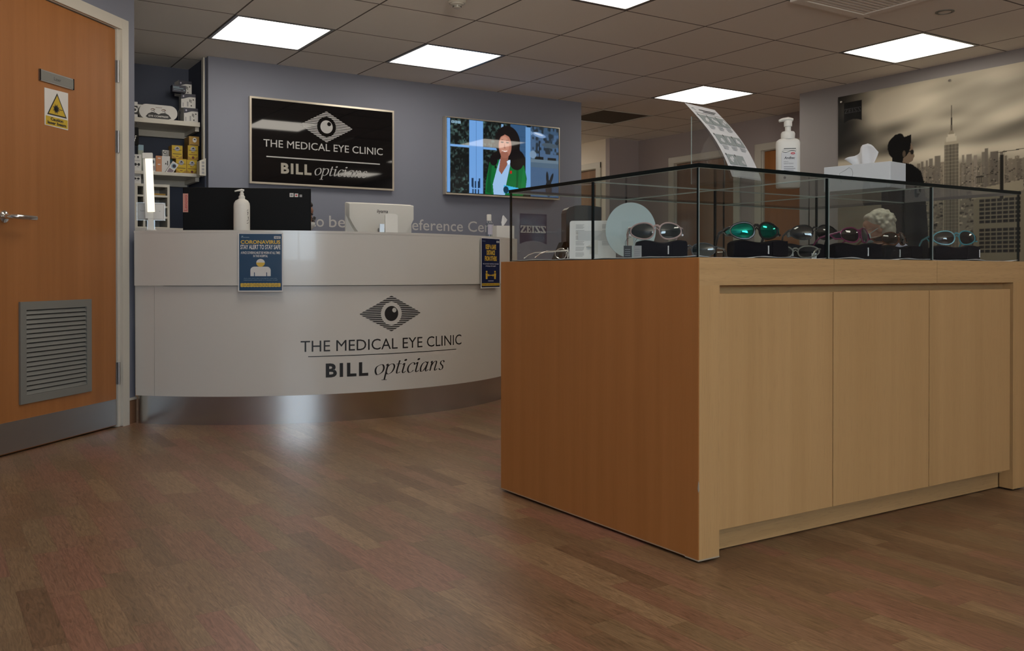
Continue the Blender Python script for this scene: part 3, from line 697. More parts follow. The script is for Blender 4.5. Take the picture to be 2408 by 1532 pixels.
mb.add([(p[0], -.0030, p[1]) for p in bot]+[(p[0], -.0030, p[1]) for p in top], [(k, k+1, N+2+k, N+1+k) for k in range(N)], 2)
pt('STAY ALERT > CONTROL THE VIRUS > SAVE LIVES', .102, .84, .020, 5, .015, 0, 0, -.0034)
mb.build('sheet', [M['cardw'], M['blue'], M['yellow'], M['cardw'], M['skyb'], M['ink']], P1)
P2, pw, ph = poster_frame('poster', 'navy keep a safe distance poster at right end of desk', 292.9, 300.5, .690, .987, RD+.0215)
mb = MB(); mb.prism([(-pw/2, 0), (pw/2, 0), (pw/2, ph), (-pw/2, ph)], -.002, 0, 0)
iw = pw-2*b; mb.plate(-pw/2+b, b, pw/2-b, ph-b*.7, -.0026, 1)
pt('KEEP A SAFE', .78, .58, .085, 2, .04); pt('DISTANCE', .665, .46, .085, 2, .04); pt('FROM OTHERS', .548, .66, .085, 2, .04)
pt('WE CAN HELP CONTROL THE VIRUS', .472, .88, .022, 3, .01); pt('IF WE ALL STAY ALERT', .428, .56, .022, 3, .01)
mb.plate(pw*.30, .912*ph, pw*.445, .948*ph, -.0029, 3); mb.text('NHS', pw*.372, .917*ph, h=.024*ph, wd=pw*.11, y=-.0032, mi=1, bold=.03, align='c')
mb.plate(-pw*.44, .928*ph, -pw*.28, .934*ph, -.0029, 4)
for sx in (-1, 1):
    mb.disc(sx*pw*.22, .325*ph, pw*.042, .022*ph, -.003, 2, 16)
    mb.poly([(sx*pw*.22+a*pw, c_*ph) for a, c_ in ((-.055, .295), (-.04, .18), (.04, .18), (.055, .295))], -.003, 2)
    mb.poly([(sx*pw*.17, .258*ph), (sx*pw*.10, .285*ph), (sx*pw*.10, .228*ph)][::(-1 if sx > 0 else 1)], -.0031, 2)
mb.plate(-pw*.12, .247*ph, pw*.12, .266*ph, -.003, 2)
mb.plate(-pw*.14, .140*ph, pw*.14, .148*ph, -.003, 3)
mb.plate(-iw*.48, .048*ph, iw*.48, .098*ph, -.003, 2); pt('STAY ALERT > CONTROL THE VIRUS > SAVE LIVES', .063, .9, .020, 5, .02, 0, 0, -.0034)
mb.build('sheet', [M['cardw'], M['navy'], M['yellow'], M['cardw'], M['skyb'], M['ink']], P2)

# ================================================================== BACK WALL: SIGN, TELEVISION, LETTERING
t = thing('wall_sign', 'gloss black eye clinic sign in champagne frame on reception wall', 'sign', (2.055, YB, 1.437))
sw, sh = 1.165, .636
mb = MB(); f_ = .014
for a, c, d, e in ((0, 0, sw, f_), (0, sh-f_, sw, sh), (0, f_, f_, sh-f_), (sw-f_, f_, sw, sh-f_)): mb.box(a, -.034, c, d, -.002, e)
mb.build('frame', M['frame'], t)
mb = MB(); mb.box(f_, -.029, f_, sw-f_, -.004, sh-f_); mb.build('panel', M['black'], t)
mb = MB(); yy = -.0296
eye_logo(mb, 2.651-2.055, 1.8975-1.437, .217, .119, 0, None, yy, n=19)
mb.text('THE MEDICAL EYE CLINIC', 2.157-2.055, 1.7135-1.437, h=.0535, wd=.966, y=yy, mi=0, bold=.004)
mb.plate(2.180-2.055, 1.6365-1.437, 3.098-2.055, 1.6455-1.437, yy, 0)
italic(mb, 'opticians', 2.548-2.055, 1.526-1.437, .0525, .445, 0, None, yy)
mb.text('BILL', 2.291-2.055, 1.526-1.437, h=.071, wd=.238, y=yy, mi=1, bold=.042, space=1.2)
mb.build('lettering', [M['silver'], M['goldgrey']], t)

TV = thing('television', 'slim television showing a woman in green jacket on the wall', 'television', (3.676, YB, 1.43))
tw, th = 1.158, .640
mb = MB(); mb.box(0.004, -.045, .004, tw-.004, -.012, th-.004); mb.box(tw*.3, -.014, th*.3, tw*.7, -.001, th*.7); mb.build('casing', M['blackm'], TV)
mb = MB(); f_ = .008
for a, c, d, e in ((0, 0, tw, f_*1.6), (0, th-f_, tw, th), (0, f_*1.6, f_, th-f_), (tw-f_, f_*1.6, tw, th-f_)): mb.box(a, -.062, c, d, -.010, e)
mb.build('bezel', M['frame'], TV)
P = Pic(tw-.022, th-.029, .0032, (20, 24, 24)); W_, H_ = P.w, P.h
def U(u): return u*W_
def V_(v): return v*H_
nz = P.noise(.03, .03, 3); nz2 = P.noise(.012, .014, 5); nz3 = P.noise(.09, .11, 8)
leaf = np.clip((nz*.5+nz2*.5-.48)*3.2, 0, 1)
P.a = np.array([14, 19, 19])+leaf[..., None]*np.array([48, 66, 62])*(.35+nz3[..., None])
P.rect(U(.735), 0, W_, H_, (60, 84, 110)); P.rect(U(.735), V_(.0), W_, V_(.44), (66, 92, 124)); P.rect(U(.735), V_(.42), W_, V_(.55), (74, 96, 116)); P.rect(U(.735), V_(.55), W_, V_(.90), (70, 96, 128))
k = np.clip((P.noise(.02, .03, 11)-.42)*4, 0, 1)*((P.U > U(.74)) & (P.V > V_(.62)))
P.put(k*.85, (34, 40, 44))
P.rect(U(.55), V_(.55), U(.70), H_, (52, 84, 120))
for v in (.62, .69, .76, .83): P.rect(U(.55), V_(v), U(.69), V_(v+.006), (44, 72, 104))
P.rect(0, 0, U(.028), H_, (108, 158, 216)); P.rect(U(.188), 0, U(.308), H_, (108, 158, 218)); P.rect(U(.247), 0, U(.250), H_, (66, 106, 156))
P.rect(U(.028), V_(.620), U(.188), V_(.652), (118, 166, 222)); P.rect(U(.308), V_(.615), U(.43), V_(.647), (108, 158, 216)); P.rect(U(.688), V_(.1), U(.735), V_(.98), (104, 152, 204))
P.poly([(U(.468), V_(.93)), (U(.488), V_(.93)), (U(.488), V_(.985)), (U(.468), V_(.985))], (120, 160, 200))
for u in (.215, .236, .262): P.rect(U(u), 0, U(u+.010), V_(.17), (14, 40, 66))
P.rect(U(.205), V_(.06), U(.29), V_(.075), (110, 160, 220)); P.rect(U(.208), V_(.09), U(.225), V_(.21), (16, 44, 74)); P.rect(U(.270), V_(.08), U(.282), V_(.21), (16, 44, 74))
# fish ornaments, stands, shelf, rabbit
P.rect(U(.735), V_(.49), W_, V_(.535), (96, 116, 132)); P.rect(U(.775), V_(.535), U(.855), V_(.575), (18, 22, 26)); P.rect(U(.895), V_(.535), U(.975), V_(.57), (20, 24, 28)); P.rect(U(.812), V_(.57), U(.820), V_(.80), (22, 24, 28))
P.ell(U(.815), V_(.885), U(.062), V_(.034), (120, 150, 190), 1, -.18); P.ell(U(.81), V_(.895), U(.045), V_(.014), (190, 205, 225), 1, -.18); P.poly([(U(.765), V_(.90)), (U(.735), V_(.935)), (U(.738), V_(.87))], (110, 140, 176))
P.ell(U(.915), V_(.745), U(.075), V_(.036), (70, 84, 96), 1, -.05); P.poly([(U(.985), V_(.745)), (U(1.0), V_(.79)), (U(1.0), V_(.70))], (60, 74, 88)); P.ell(U(.757), V_(.60), U(.032), V_(.055), (128, 152, 176), .8)
P.ell(U(.905), V_(.13), U(.03), V_(.12), (22, 27, 34)); P.ell(U(.892), V_(.28), U(.012), V_(.09), (22, 27, 34), 1, .05); P.ell(U(.930), V_(.27), U(.012), V_(.085), (22, 27, 34), 1, -.38)
# presenter
P.ell(U(.525), V_(.74), U(.112), V_(.23), (20, 16, 18)); P.ell(U(.46), V_(.50), U(.085), V_(.11), (18, 14, 16)); P.ell(U(.60), V_(.50), U(.085), V_(.15), (18, 14, 16)); P.poly([(U(.44), V_(.72)), (U(.62), V_(.76)), (U(.665), V_(.45)), (U(.56), V_(.36)), (U(.41), V_(.42))], (18, 14, 16))
G1, G2, G3 = (10, 100, 48), (8, 76, 38), (20, 122, 62)
P.poly([(U(.325), 0), (U(.335), V_(.20)), (U(.365), V_(.45)), (U(.40), V_(.49)), (U(.60), V_(.47)), (U(.675), V_(.43)), (U(.70), V_(.25)), (U(.685), V_(.06)), (U(.66), 0)], G1)
P.poly([(U(.335), V_(.03)), (U(.365), V_(.42)), (U(.39), V_(.46)), (U(.372), V_(.2)), (U(.385), 0)], G2)
P.poly([(U(.60), V_(.05)), (U(.605), V_(.40)), (U(.625), V_(.42)), (U(.617), V_(.06))], G2); P.poly([(U(.645), V_(.10)), (U(.665), V_(.40)), (U(.685), V_(.36)), (U(.685), V_(.12))], G3, .5)
P.ell(U(.40), V_(.475), U(.035), V_(.075), (18, 14, 16)); P.ell(U(.605), V_(.46), U(.060), V_(.10), (18, 14, 16))
P.poly([(U(.40), V_(.0)), (U(.392), V_(.14)), (U(.425), V_(.34)), (U(.455), V_(.50)), (U(.55), V_(.49)), (U(.545), V_(.40)), (U(.505), V_(.10)), (U(.50), 0)], (150, 186, 226))
P.poly([(U(.458), V_(.48)), (U(.446), V_(.34)), (U(.470), V_(.285)), (U(.52), V_(.42)), (U(.535), V_(.56)), (U(.47), V_(.58))], (140, 88, 72))
P.poly([(U(.516), V_(.47)), (U(.545), V_(.50)), (U(.548), V_(.435)), (U(.528), V_(.43))], (200, 218, 240))
P.ell(U(.502), V_(.685), U(.058), V_(.165), (172, 116, 98)); P.ell(U(.495), V_(.70), U(.044), V_(.12), (196, 142, 122), .8); P.ell(U(.497), V_(.565), U(.036), V_(.05), (150, 96, 80))
P.poly([(U(.43), V_(.70)), (U(.455), V_(.80)), (U(.50), V_(.845)), (U(.552), V_(.81)), (U(.575), V_(.62)), (U(.60), V_(.72)), (U(.56), V_(.92)), (U(.47), V_(.90)), (U(.43), V_(.80))], (20, 16, 18))
for u in (.476, .523): P.ell(U(u), V_(.735), U(.013), V_(.009), (40, 26, 24)); P.poly([(U(u-.016), V_(.760)), (U(u), V_(.774)), (U(u+.016), V_(.764)), (U(u), V_(.767))], (46, 30, 26))
P.poly([(U(.497), V_(.73)), (U(.489), V_(.655)), (U(.505), V_(.65))], (140, 86, 70), .8); P.poly([(U(.472), V_(.622)), (U(.484), V_(.606)), (U(.499), V_(.600)), (U(.514), V_(.606)), (U(.526), V_(.624)), (U(.499), V_(.618))], (236, 216, 208)); P.poly([(U(.472), V_(.624)), (U(.486), V_(.604)), (U(.499), V_(.596)), (U(.512), V_(.604)), (U(.526), V_(.626)), (U(.512), V_(.606)), (U(.499), V_(.601)), (U(.486), V_(.607))], (150, 70, 66))
P.rect(U(.545), V_(.305), U(.563), V_(.345), (186, 30, 26)); P.ell(U(.417), V_(.385), U(.008), V_(.02), (14, 14, 18))
P.poly([(U(.49), V_(.02)), (U(.49), V_(.14)), (U(.62), V_(.11)), (U(.645), V_(.07)), (U(.56), V_(.04))], (64, 176, 222)); P.ell(U(.51), V_(.075), U(.024), V_(.05), (12, 50, 70))
for k_ in range(3): P.rect(U(.038+.027*k_), V_(.935), U(.061+.027*k_), V_(.970), (150, 190, 214))
SCREEN = P.build('screen', attr_mat('television picture', .025, 1.0), TV, y=0.0)
SCREEN.location = (.011, -.0600, .018)
for k_, ch in enumerate('BBC'):
    mb = MB(); mb.text(ch, U(.0495+.027*k_), V_(.942), h=V_(.021), y=-.0006, mi=0, bold=.03, align='c'); mb.build('channel_letter', M['ink'], SCREEN)

def wall_word(label, words, x, z):
    t_ = thing('wall_lettering', label, 'wall lettering', (x, YB, z))
    for s_, dx, wd in words:
        q = MB(); q.text(s_, dx, 0, h=.0865, wd=wd, y=-.0012, mi=0, bold=.004); q.build('word', M['letter'], t_)
wall_word('pale grey wall words to be beside the seated staff member', (('to', 0, .108), ('be', .150, .135)), 2.532, 1.136)
wall_word('pale grey wall words Reference Centre half hidden by white monitor', (('Reference', 0, .556), ('Centre', .606, .395)), 3.318, 1.131)
t = thing('wall_logo', 'navy lens maker vinyl badge on wall below the television', 'badge', (4.447, YB, 1.036))
mb = MB(); n = 20; lw, lh = .288, .266
V = []
for k in range(n+1):
    x = lw*k/n; V += [(x, -.001, .030*(1-((x-lw/2)/(lw/2))**2)), (x, -.001, lh)]
mb.add(V, [(2*k, 2*k+2, 2*k+3, 2*k+1) for k in range(n)], 0)
zeiss(mb, .009, .099, .27, .063, 1, -.0016); mb.build('badge_print', [M['znavy'], M['silver']], t)

# ================================================================== MURAL
t = thing('mural', 'large sepia city skyline print fixed to the right wall', 'mural', (XR, 4.871, .85), radians(-90))
mw, mh = 2.25, 1.385
P = Pic(mw, mh, .0042, (110, 104, 92)); zo = .85
n1 = P.noise(.55, .16, 1, .16); n2 = P.noise(.9, .10, 2, .18); n3 = P.noise(.22, .07, 4, .12)
nn = n1*.5+n2*.38+n3*.12; vv = P.V+zo; k = np.clip((nn-.22)/.56, 0, 1)
dark = np.clip(1-P.U/.36, 0, 1)*np.clip((vv-1.72)/.3, 0, 1); band = np.exp(-((vv-(1.86+.10*P.U))/.07)**2)*.40+np.exp(-((vv-(1.735+.0*P.U))/.05)**2)*.34*np.clip(1.1-P.U*.6, 0, 1)
k = np.clip(k*.8+.22-dark*.85-band*.75+np.exp(-((P.U-.62)/.34)**2-((vv-2.02)/.14)**2)*.30+np.exp(-((vv-1.66)/.06)**2)*.25, 0, 1)
k = k*k*(3-2*k)*.75+k*.25
P.a = np.array([34, 32, 29])+k[..., None]*np.array([166, 159, 141])
rg = np.random.RandomState(5)
base = np.clip((vv < 1.60-.02*P.U), 0, 1).astype(float); P.put(base*.75, (112, 105, 93))
for k_ in range(60):
    u = .70+rg.rand()*1.5; wdd = .012+.03*rg.rand(); top = 1.545+.07*rg.rand()**1.6; c = 100+rg.rand()*44; P.rect(u, .5, u+wdd, top-zo, (c, c*.93, c*.82))
for (u0, u1, top, c) in ((1.088, 1.128, 1.640, 100), (1.142, 1.168, 1.628, 112), (1.20, 1.238, 1.645, 92), (1.222, 1.246, 1.668, 84), (1.262, 1.318, 1.640, 76), (1.33, 1.352, 1.632, 88), (.845, .89, 1.655, 90), (.80, .83, 1.64, 96), (1.055, 1.072, 1.64, 104), (.735, .755, 1.625, 92), (.775, .79, 1.63, 94)):
    P.rect(u0, .5, u1, top-zo, (c+22, (c+22)*.94, (c+22)*.85))
for k_ in range(2600):
    u = .66+rg.rand()*1.55; v = .86+rg.rand()*.73; d = (1.58-v)/.6; wdd = (.005+.022*rg.rand())*(.4+d); hh = (.003+.014*rg.rand())*(.4+d)
    c = [34, 70, 110, 150, 185][rg.randint(5)]*(.75+.25*rg.rand()); P.rect(u, v-zo, u+wdd, v+hh-zo, (c, c*.94, c*.83), .9)
# office blocks seen close by at the foot of the picture
P.rect(.690, .06, .775, .455, (70, 66, 58))
for k_ in range(16): P.rect(.695, .09+.023*k_, .765, .100+.023*k_, (146, 138, 120))
P.rect(1.14, .0, 1.50, .48, (126, 118, 100)); P.poly([(1.13, .53), (1.49, .575), (1.49, .50), (1.13, .46)], (150, 142, 122))
for gy in range(13):
    for gx in range(7):
        if gy == 6: continue
        P.rect(1.185+.042*gx, .075+.0300*gy, 1.185+.042*gx+.034, .075+.0300*gy+.020, (22, 21, 20))
for gy in range(10):
    for gx in range(14): P.rect(1.56+.05*gx, .06+.042*gy, 1.56+.05*gx+.034, .06+.042*gy+.026, (34, 32, 30))
P.rect(1.330, .45, 1.355, .76, (36, 34, 30)); P.rect(1.356, .45, 1.362, .79, (150, 142, 124)); P.poly([(1.305, .775), (1.50, .785), (1.50, .790), (1.305, .781)], (70, 66, 58)); P.rect(1.16, .575, 1.215, .625, (44, 42, 38))
for k_ in range(4): P.rect(1.163+.014*k_, .577, 1.170+.014*k_, .615, (140, 132, 116))
P.rect(0, 0, .69, .06, (60, 58, 54))
# tall stepped tower with a mast
tw0, tw1 = .918, 1.030
P.rect(tw0-.006, .0, tw1+.008, .74, (152, 144, 126)); P.rect(tw0+.004, .74, tw1-.004, .905, (152, 144, 126)); P.rect(tw0+.016, .90, tw1-.016, .935, (176, 168, 150)); P.rect(tw0+.028, .93, tw1-.028, .955, (180, 172, 154)); P.poly([(tw0+.034, .955), (tw1-.034, .955), (.984, .985), (.966, .985)], (126, 118, 102)); P.rect(.968, .98, .982, 1.02, (88, 82, 72)); P.rect(.9695, 1.02, .9805, 1.075, (50, 46, 42)); P.rect(.9725, 1.07, .9780, 1.165, (60, 56, 50))
for k_ in range(11):
    x = tw0+.004+k_*.0100
    for kk in range(34): P.rect(x, .03+.025*kk, x+.0056, .03+.025*kk+.022, (58, 54, 48) if k_ not in (4, 5, 6) else (36, 34, 31))
# standing man seen from behind in black coat, curly hair, glasses
sk = (120, 104, 88)
P.poly([(.655, .80), (.672, .835), (.683, .822), (.668, .80)], sk); P.ell(.610, .86, .062, .085, sk); P.poly([(.655, .925), (.666, .872), (.682, .828), (.672, .818), (.668, .79), (.60, .76), (.57, .86)], sk)
for k_ in range(70):
    a = rg.rand()*2*pi; P.ell(.552+.070*cos(a), .912+.075*sin(a), .019+.010*rg.rand(), .019+.008*rg.rand(), (12, 11, 11))
P.ell(.552, .912, .080, .085, (12, 11, 11)); P.poly([(.50, .90), (.60, .90), (.585, .80), (.57, .74), (.49, .74)], (14, 13, 12)); P.poly([(.60, .98), (.652, .992), (.655, .93), (.61, .88)], (12, 11, 11))
P.rect(.612, .860, .672, .868, (14, 13, 12)); P.ell(.662, .857, .014, .018, (26, 24, 22)); P.ell(.595, .85, .014, .026, (84, 72, 60))
P.poly([(.40, 0), (.40, .70), (.47, .775), (.56, .79), (.66, .765), (.735, .705), (.765, .60), (.790, .30), (.80, 0)], (11, 11, 12))
# makers badge printed in the dark corner of the sky
zu, zv = .057, 1.165
for k_ in range(40):
    x = zu+.164*k_/40; P.rect(x, zv+.020*(1-((x-zu-.082)/.082)**2), x+.005, zv+.162, (9, 9, 10))
MURAL = P.build('print', attr_mat('sepia mural print', .45, 0, .15), t, y=-.0145)
mb = MB(); mb.box(0, -.014, 0, mw, -.0005, mh); mb.build('board', M['cardw'], t)
mb = MB(); zeiss(mb, zu+.006, zv+.072, .152, .040, 0, -.0152); mb.build('badge_lettering', mat('faint grey print', (.016, .016, .018), .5), t)
for (u, v) in ((.037, 2.189), (.966, 2.199), (1.90, 2.19)):
    mb = MB(); mb.lathe([(.011, 0), (.011, .010), (.008, .014)], 20, 0, tmat((u, -.0148, v-.85), rx=radians(90))); mb.build('fixing_stud', M['chrome'], t, smooth=True)
# ================================================================== DISPLAY CABINET
CX, CY, CL, CZ = 1.7614, 1.7587, .967, .817
CX2 = 3.380; GZ = 1.068
CAB = thing('display_cabinet', 'light oak display cabinet with glass case on top in the foreground', 'display cabinet', (0, 0, 0))
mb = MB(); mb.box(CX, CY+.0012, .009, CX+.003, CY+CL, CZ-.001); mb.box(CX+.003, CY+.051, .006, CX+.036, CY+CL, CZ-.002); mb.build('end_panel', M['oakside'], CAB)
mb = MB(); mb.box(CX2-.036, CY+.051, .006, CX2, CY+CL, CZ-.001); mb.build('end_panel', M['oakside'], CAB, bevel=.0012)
mb = MB(); mb.box(CX+.003, CY, .006, CX+.078, CY+.05, .742); mb.build('front_leg', M['oak'], CAB)
mb = MB(); mb.box(3.302, CY, .006, CX2, CY+.05, .742); mb.build('front_leg', M['oak'], CAB, bevel=.0012)
for a, b in ((CX+.003, 2.3162), (2.3178, 2.8392), (2.8408, CX2)):
    mb = MB(); mb.box(a, CY, .742, b, CY+.05, CZ); mb.build('top_rail', M['oakh'], CAB)
for a, b in ((1.8405, 2.3128), (2.3178, 2.7968), (2.8018, 3.282)):
    mb = MB(); mb.box(a, CY+.001, .078, b, CY+.021, .719); mb.build('cupboard_door', M['oak'], CAB, bevel=.0012)
mb = MB(); mb.box(1.798, CY+.055, .004, 3.343, CY+.075, .10); mb.build('plinth', M['oakh'], CAB)
mb = MB(); mb.box(1.798, CY+.038, .06, 3.343, CY+.052, .745); mb.build('recess_panel', M['oakh'], CAB)
mb = MB(); mb.box(1.798, CY+CL-.02, .006, 3.343, CY+CL, CZ-.001); mb.build('back_panel', M['oak'], CAB)
mb = MB(); mb.box(CX+.002, CY+.002, CZ-.018, CX2-.002, CY+CL-.002, CZ-.0005); mb.build('base_board', M['oakh'], CAB)
mb = MB(); mb.box(CX-.0004, CY-.0004, .006, CX+.078, CY+.05, .0095); mb.box(CX-.0004, CY+.05, .009, CX+.03, CY+CL, .0110)
mb.add([(CX-.0007, CY-.0007, .19), (CX+.0035, CY-.0007, .196), (CX+.002, CY-.0007, .215), (CX-.0007, CY-.0007, .222), (CX-.0007, CY+.003, .20)], [(0, 1, 2, 3), (0, 3, 4)])
mb.build('worn_edge', mat('worn pale veneer edge', (.40, .34, .26), .6), CAB)
# paper lining under the glass
mb = MB(); rg = random.Random(3); nx, ny = 150, 14; V = []
xa, xb, ya, yb = CX+.008, 3.344, CY+.008, 2.672
for j in range(ny+1):
    for i in range(nx+1):
        x = xa+(xb-xa)*i/nx; y = ya+(yb-ya)*j/ny; e = 1.0 if j in (0,) or i == 0 else .25
        V.append((x, y, CZ+.0012+e*.0028*max(0, sin(x*19)+.6*sin(x*47+1)+.5*sin(y*33))))
mb.add(V, [(j*(nx+1)+i, j*(nx+1)+i+1, (j+1)*(nx+1)+i+1, (j+1)*(nx+1)+i) for j in range(ny) for i in range(nx)])
o = mb.build('lining_paper', M['paper'], CAB, smooth=True); sm = o.modifiers.new('thickness', 'SOLIDIFY'); sm.thickness = .0008
# glass case: three bays wide, two deep
GC = bpy.data.objects.new('glass_case', None); COL.objects.link(GC); GC.parent = CAB
GX0, GX3, GY0, GY2 = 1.766, 3.350, 1.764, 2.676; SX = (2.295, 2.818); GYM = 2.212; gt = .006; TT = .011
xs = [GX0, SX[0], SX[1], GX3]
z0, z1 = CZ+.0005, GZ-TT-.0004
gm = [M['glass'], M['gedge'], M['gpale']]
for k in range(3):
    for nm, y in (('front_pane', GY0), ('middle_pane', GYM), ('back_pane', GY2-gt)):
        mb = MB(); mb.pane(xs[k]+(.0012 if k else 0), y, z0, xs[k+1]-.0012*(k < 2), y+gt, z1, 0, 1, 2); mb.build(nm, gm, GC)
ys = [(GY0+gt+.0004, GYM-.0004), (GYM+gt+.0004, GY2-gt-.0004)]
for ya_, yb_ in ys:
    for x, nm in ((GX0, 'side_pane'), (GX3-gt, 'side_pane'), (SX[0]-gt/2, 'divider_pane'), (SX[1]-gt/2, 'divider_pane')):
        mb = MB(); mb.pane(x, ya_, z0, x+gt, yb_, z1, 0, 1, 2); mb.build(nm, gm, GC)
mb = MB(); mb.pane(GX0-.003, GY0-.003, GZ-TT, GX3+.003, GY2+.003, GZ); mb.build('top_pane', gm, GC)
mb = MB()
for x in SX: mb.box(x-.0036, GY0+.006, GZ-TT-.0022, x-.0031, GY2-.006, GZ-TT-.0002)
mb.box(GX0+.006, GYM-.0005, GZ-TT-.0022, GX3-.006, GYM-.0001, GZ-TT-.0002); mb.box(GX0+.006, GY2-.0065, GZ-TT-.002, GX3-.006, GY2-.0061, GZ-TT-.0002)
for x in (GX0+.0005, SX[0]+.0042, SX[1]+.0042): mb.box(x, GY0-.0012, z0, x+.0022, GY0+.002, z1)
mb.build('joint_glint_lines', M['gpale'], GC)  # joint lines kept pale, their caught light put into the colour

# ------------------------------------------------------------------ sunglasses, cases and cards inside the case
TOPZ = CZ+.004
def eyewear(name, label, x, y, z, rz, frame_m, lens_m, group='sunglasses in the glass case', w=.156, lh=.048, shield=True, r=.0024, bridge_m=None, tilt=0.0, lw=.067):
    t = thing(name, label, 'sunglasses' if name == 'sunglasses' else 'glasses', (x, y, z), rz, group)
    k = .022/(w/2)**2
    ccx = w/2-lw/2-.003; base = .004
    T = tmat(rx=tilt)
    def surf(a, b, off=0.0):
        return T @ Vector((a, k*a*a-.004*(1-((b-base-lh/2)/(lh/2))**2)+off, b))
    def outline(s, n=32, f=1.0):
        pts = []
        for i in range(n):
            an = 2*pi*i/n; ca, sa = cos(an), sin(an); e = 2.2
            q = (abs(ca)**e+abs(sa)**e)**(-1/e)
            a = s*ccx+lw/2*f*ca*q; b = base+lh/2+lh/2*f*sa*q*(1-.22*s*ca*(1 if sa < 0 else .45)); pts.append((a, b))
        return pts
    fr = MB()
    for s in (-1, 1):
        fr.tube([surf(a, b) for a, b in outline(s)], r, 8, 0, None, True)
    g_ = ccx-lw/2
    fr.tube([surf(-g_-.002, base+lh*.70), surf(-g_*.4, base+lh*.82), surf(g_*.4, base+lh*.82), surf(g_+.002, base+lh*.70)], [r*1.1, r*1.3, r*1.3, r*1.1], 8)
    fr.tube([surf(-g_-.001, base+lh*.45), surf(0, base+lh*.66), surf(g_+.001, base+lh*.45)], r*.8, 8)
    for s in (-1, 1): fr.tube([surf(s*(w/2-.008), base+lh*.72), surf(s*(w/2), base+lh*.72, .004), T @ Vector((s*w/2, .026, base+lh*.70))], r*1.25, 8, flat=1.0)
    fo = fr.build('frame', frame_m, t, smooth=True)
    for s in (-1, 1):
        q = MB(); n = 32; rings = 5; V = []; F = []
        for off in (0.0, .0016):
            for j in range(rings):
                for a, b in outline(s, n, .97*(1-j/rings)): V.append(surf(a, b, off-.002*(j/rings)))
            V.append(surf(s*ccx, base+lh/2, off-.002))
        st = rings*n+1
        for h in (0, 1):
            o_ = h*st
            for j in range(rings-1):
                for i in range(n):
                    f_ = (o_+j*n+i, o_+j*n+(i+1) % n, o_+(j+1)*n+(i+1) % n, o_+(j+1)*n+i); F.append(f_ if not h else f_[::-1])
            for i in range(n):
                f_ = (o_+(rings-1)*n+i, o_+(rings-1)*n+(i+1) % n, o_+rings*n); F.append(f_ if not h else f_[::-1])
        for i in range(n): F.append((i, st+i, st+(i+1) % n, (i+1) % n))
        q.add(V, F); q.build('lens', lens_m, t, smooth=True)
    for s in (-1, 1):
        q = MB(); X = s*w/2
        P_ = [T @ Vector(p) for p in ((X, .022, base+lh*.70), (X, .05, base+lh*.68), (X*.99, .09, base+lh*.62), (X*.96, .112, base+lh*.40), (X*.94, .128, base+lh*.05))]
        q.tube(P_, [r*1.5, r*1.6, r*1.3, r*1.2, r], 8)
        if shield:
            q.tube([T @ Vector((X, .010, base+lh*.25)), T @ Vector((X, .034, base+lh*.30)), T @ Vector((X, .052, base+lh*.62))], r*1.1, 8)
        a_ = q.build('temple', frame_m, t, smooth=True)
        if shield:
            q = MB(); V = [(X-.0008*s, .012, base+lh*.30), (X-.0008*s, .032, base+lh*.35), (X-.0008*s, .048, base+lh*.63), (X-.0008*s, .014, base+lh*.66)]
            V = [T @ Vector(p) for p in V]; q.add(V+[v+Vector((.0016*s, 0, 0)) for v in V], [(0, 1, 2, 3), (7, 6, 5, 4), (0, 4, 5, 1), (1, 5, 6, 2), (2, 6, 7, 3), (3, 7, 4, 0)])
            q.build('side_window', lens_m, a_)
    return t
def spec_case(label, x, y, rz, w=.165, h=.050, d=.062, logo=.12, letters=True):
    t = thing('glasses_case', label, 'glasses case', (x, y, TOPZ), rz, 'black glasses cases in the glass case')
    q = MB(); n = 16; m_ = 12; V = []; F = []
    for i in range(n+1):
        u = i/n; X = (u-.5)*w; e = 1-.10*abs(2*u-1)**4
        for j in range(m_):
            a = 2*pi*j/m_+pi/4; ca, sa = cos(a), sin(a); qq = (abs(ca)**4+abs(sa)**4)**(-.25)
            V.append((X, d/2*ca*qq*e, h/2+(h/2*sa*qq)*(e if sa > 0 else 1)+(.004*sin(u*9) if sa > .3 else 0)))
    for i in range(n):
        for j in range(m_): F.append((i*m_+j, i*m_+(j+1) % m_, (i+1)*m_+(j+1) % m_, (i+1)*m_+j))
    F.append(tuple(range(m_-1, -1, -1))); F.append(tuple(n*m_+j for j in range(m_)))
    q.add(V, [f[::-1] for f in F]); q.build('case_body', M['fabric'], t, smooth=True, bevel=.003)
    q = MB(); q.prism([(w*.20, h*.12), (w*.47, h*.10), (w*.47, h*.98), (w*.20, h*.93)], -d/2-.0016, -d/2+.004); q.build('flap', M['fabric'], t, bevel=.001)
    q = MB(); lx = w*logo
    if letters:
        for k in range(8): q.box(lx-.0016, -d/2-.0024, h*.22+k*.0031, lx+.0016, -d/2+.001, h*.22+k*.0031+.0024)
    else: q.box(lx-.0014, -d/2-.0024, h*.2, lx+.0014, -d/2+.001, h*.74)
    q.build('woven_label', M['paper'], t)
    return t
lens_grey = mat('grey green lens', (.016, .024, .024), .03, spec=.7, coat=.6)
lens_dark = mat('black lens', (.004, .004, .005), .02, spec=.8, coat=.8)
lens_amber = mat('brown lens', (.020, .010, .006), .03, spec=.7, coat=.6)
lens_mirror = mat('green blue mirrored lens', (.010, .26, .20), .04, metal=.9)
lens_mirrorb = lens_mirror
fr_pink = mat('translucent pink frame', (.40, .29, .28), .2); fr_rose = mat('violet and red frame', (.14, .02, .07), .2)
fr_blk = mat('black frame', (.006, .006, .007), .25); fr_tort = mat('tortoiseshell frame', (.10, .035, .014), .2, vary=.6, bscale=120)
fr_teal = mat('turquoise translucent frame', (.06, .26, .32), .15); fr_grey = mat('grey translucent frame', (.06, .065, .07), .2)
RZ = radians(-25)
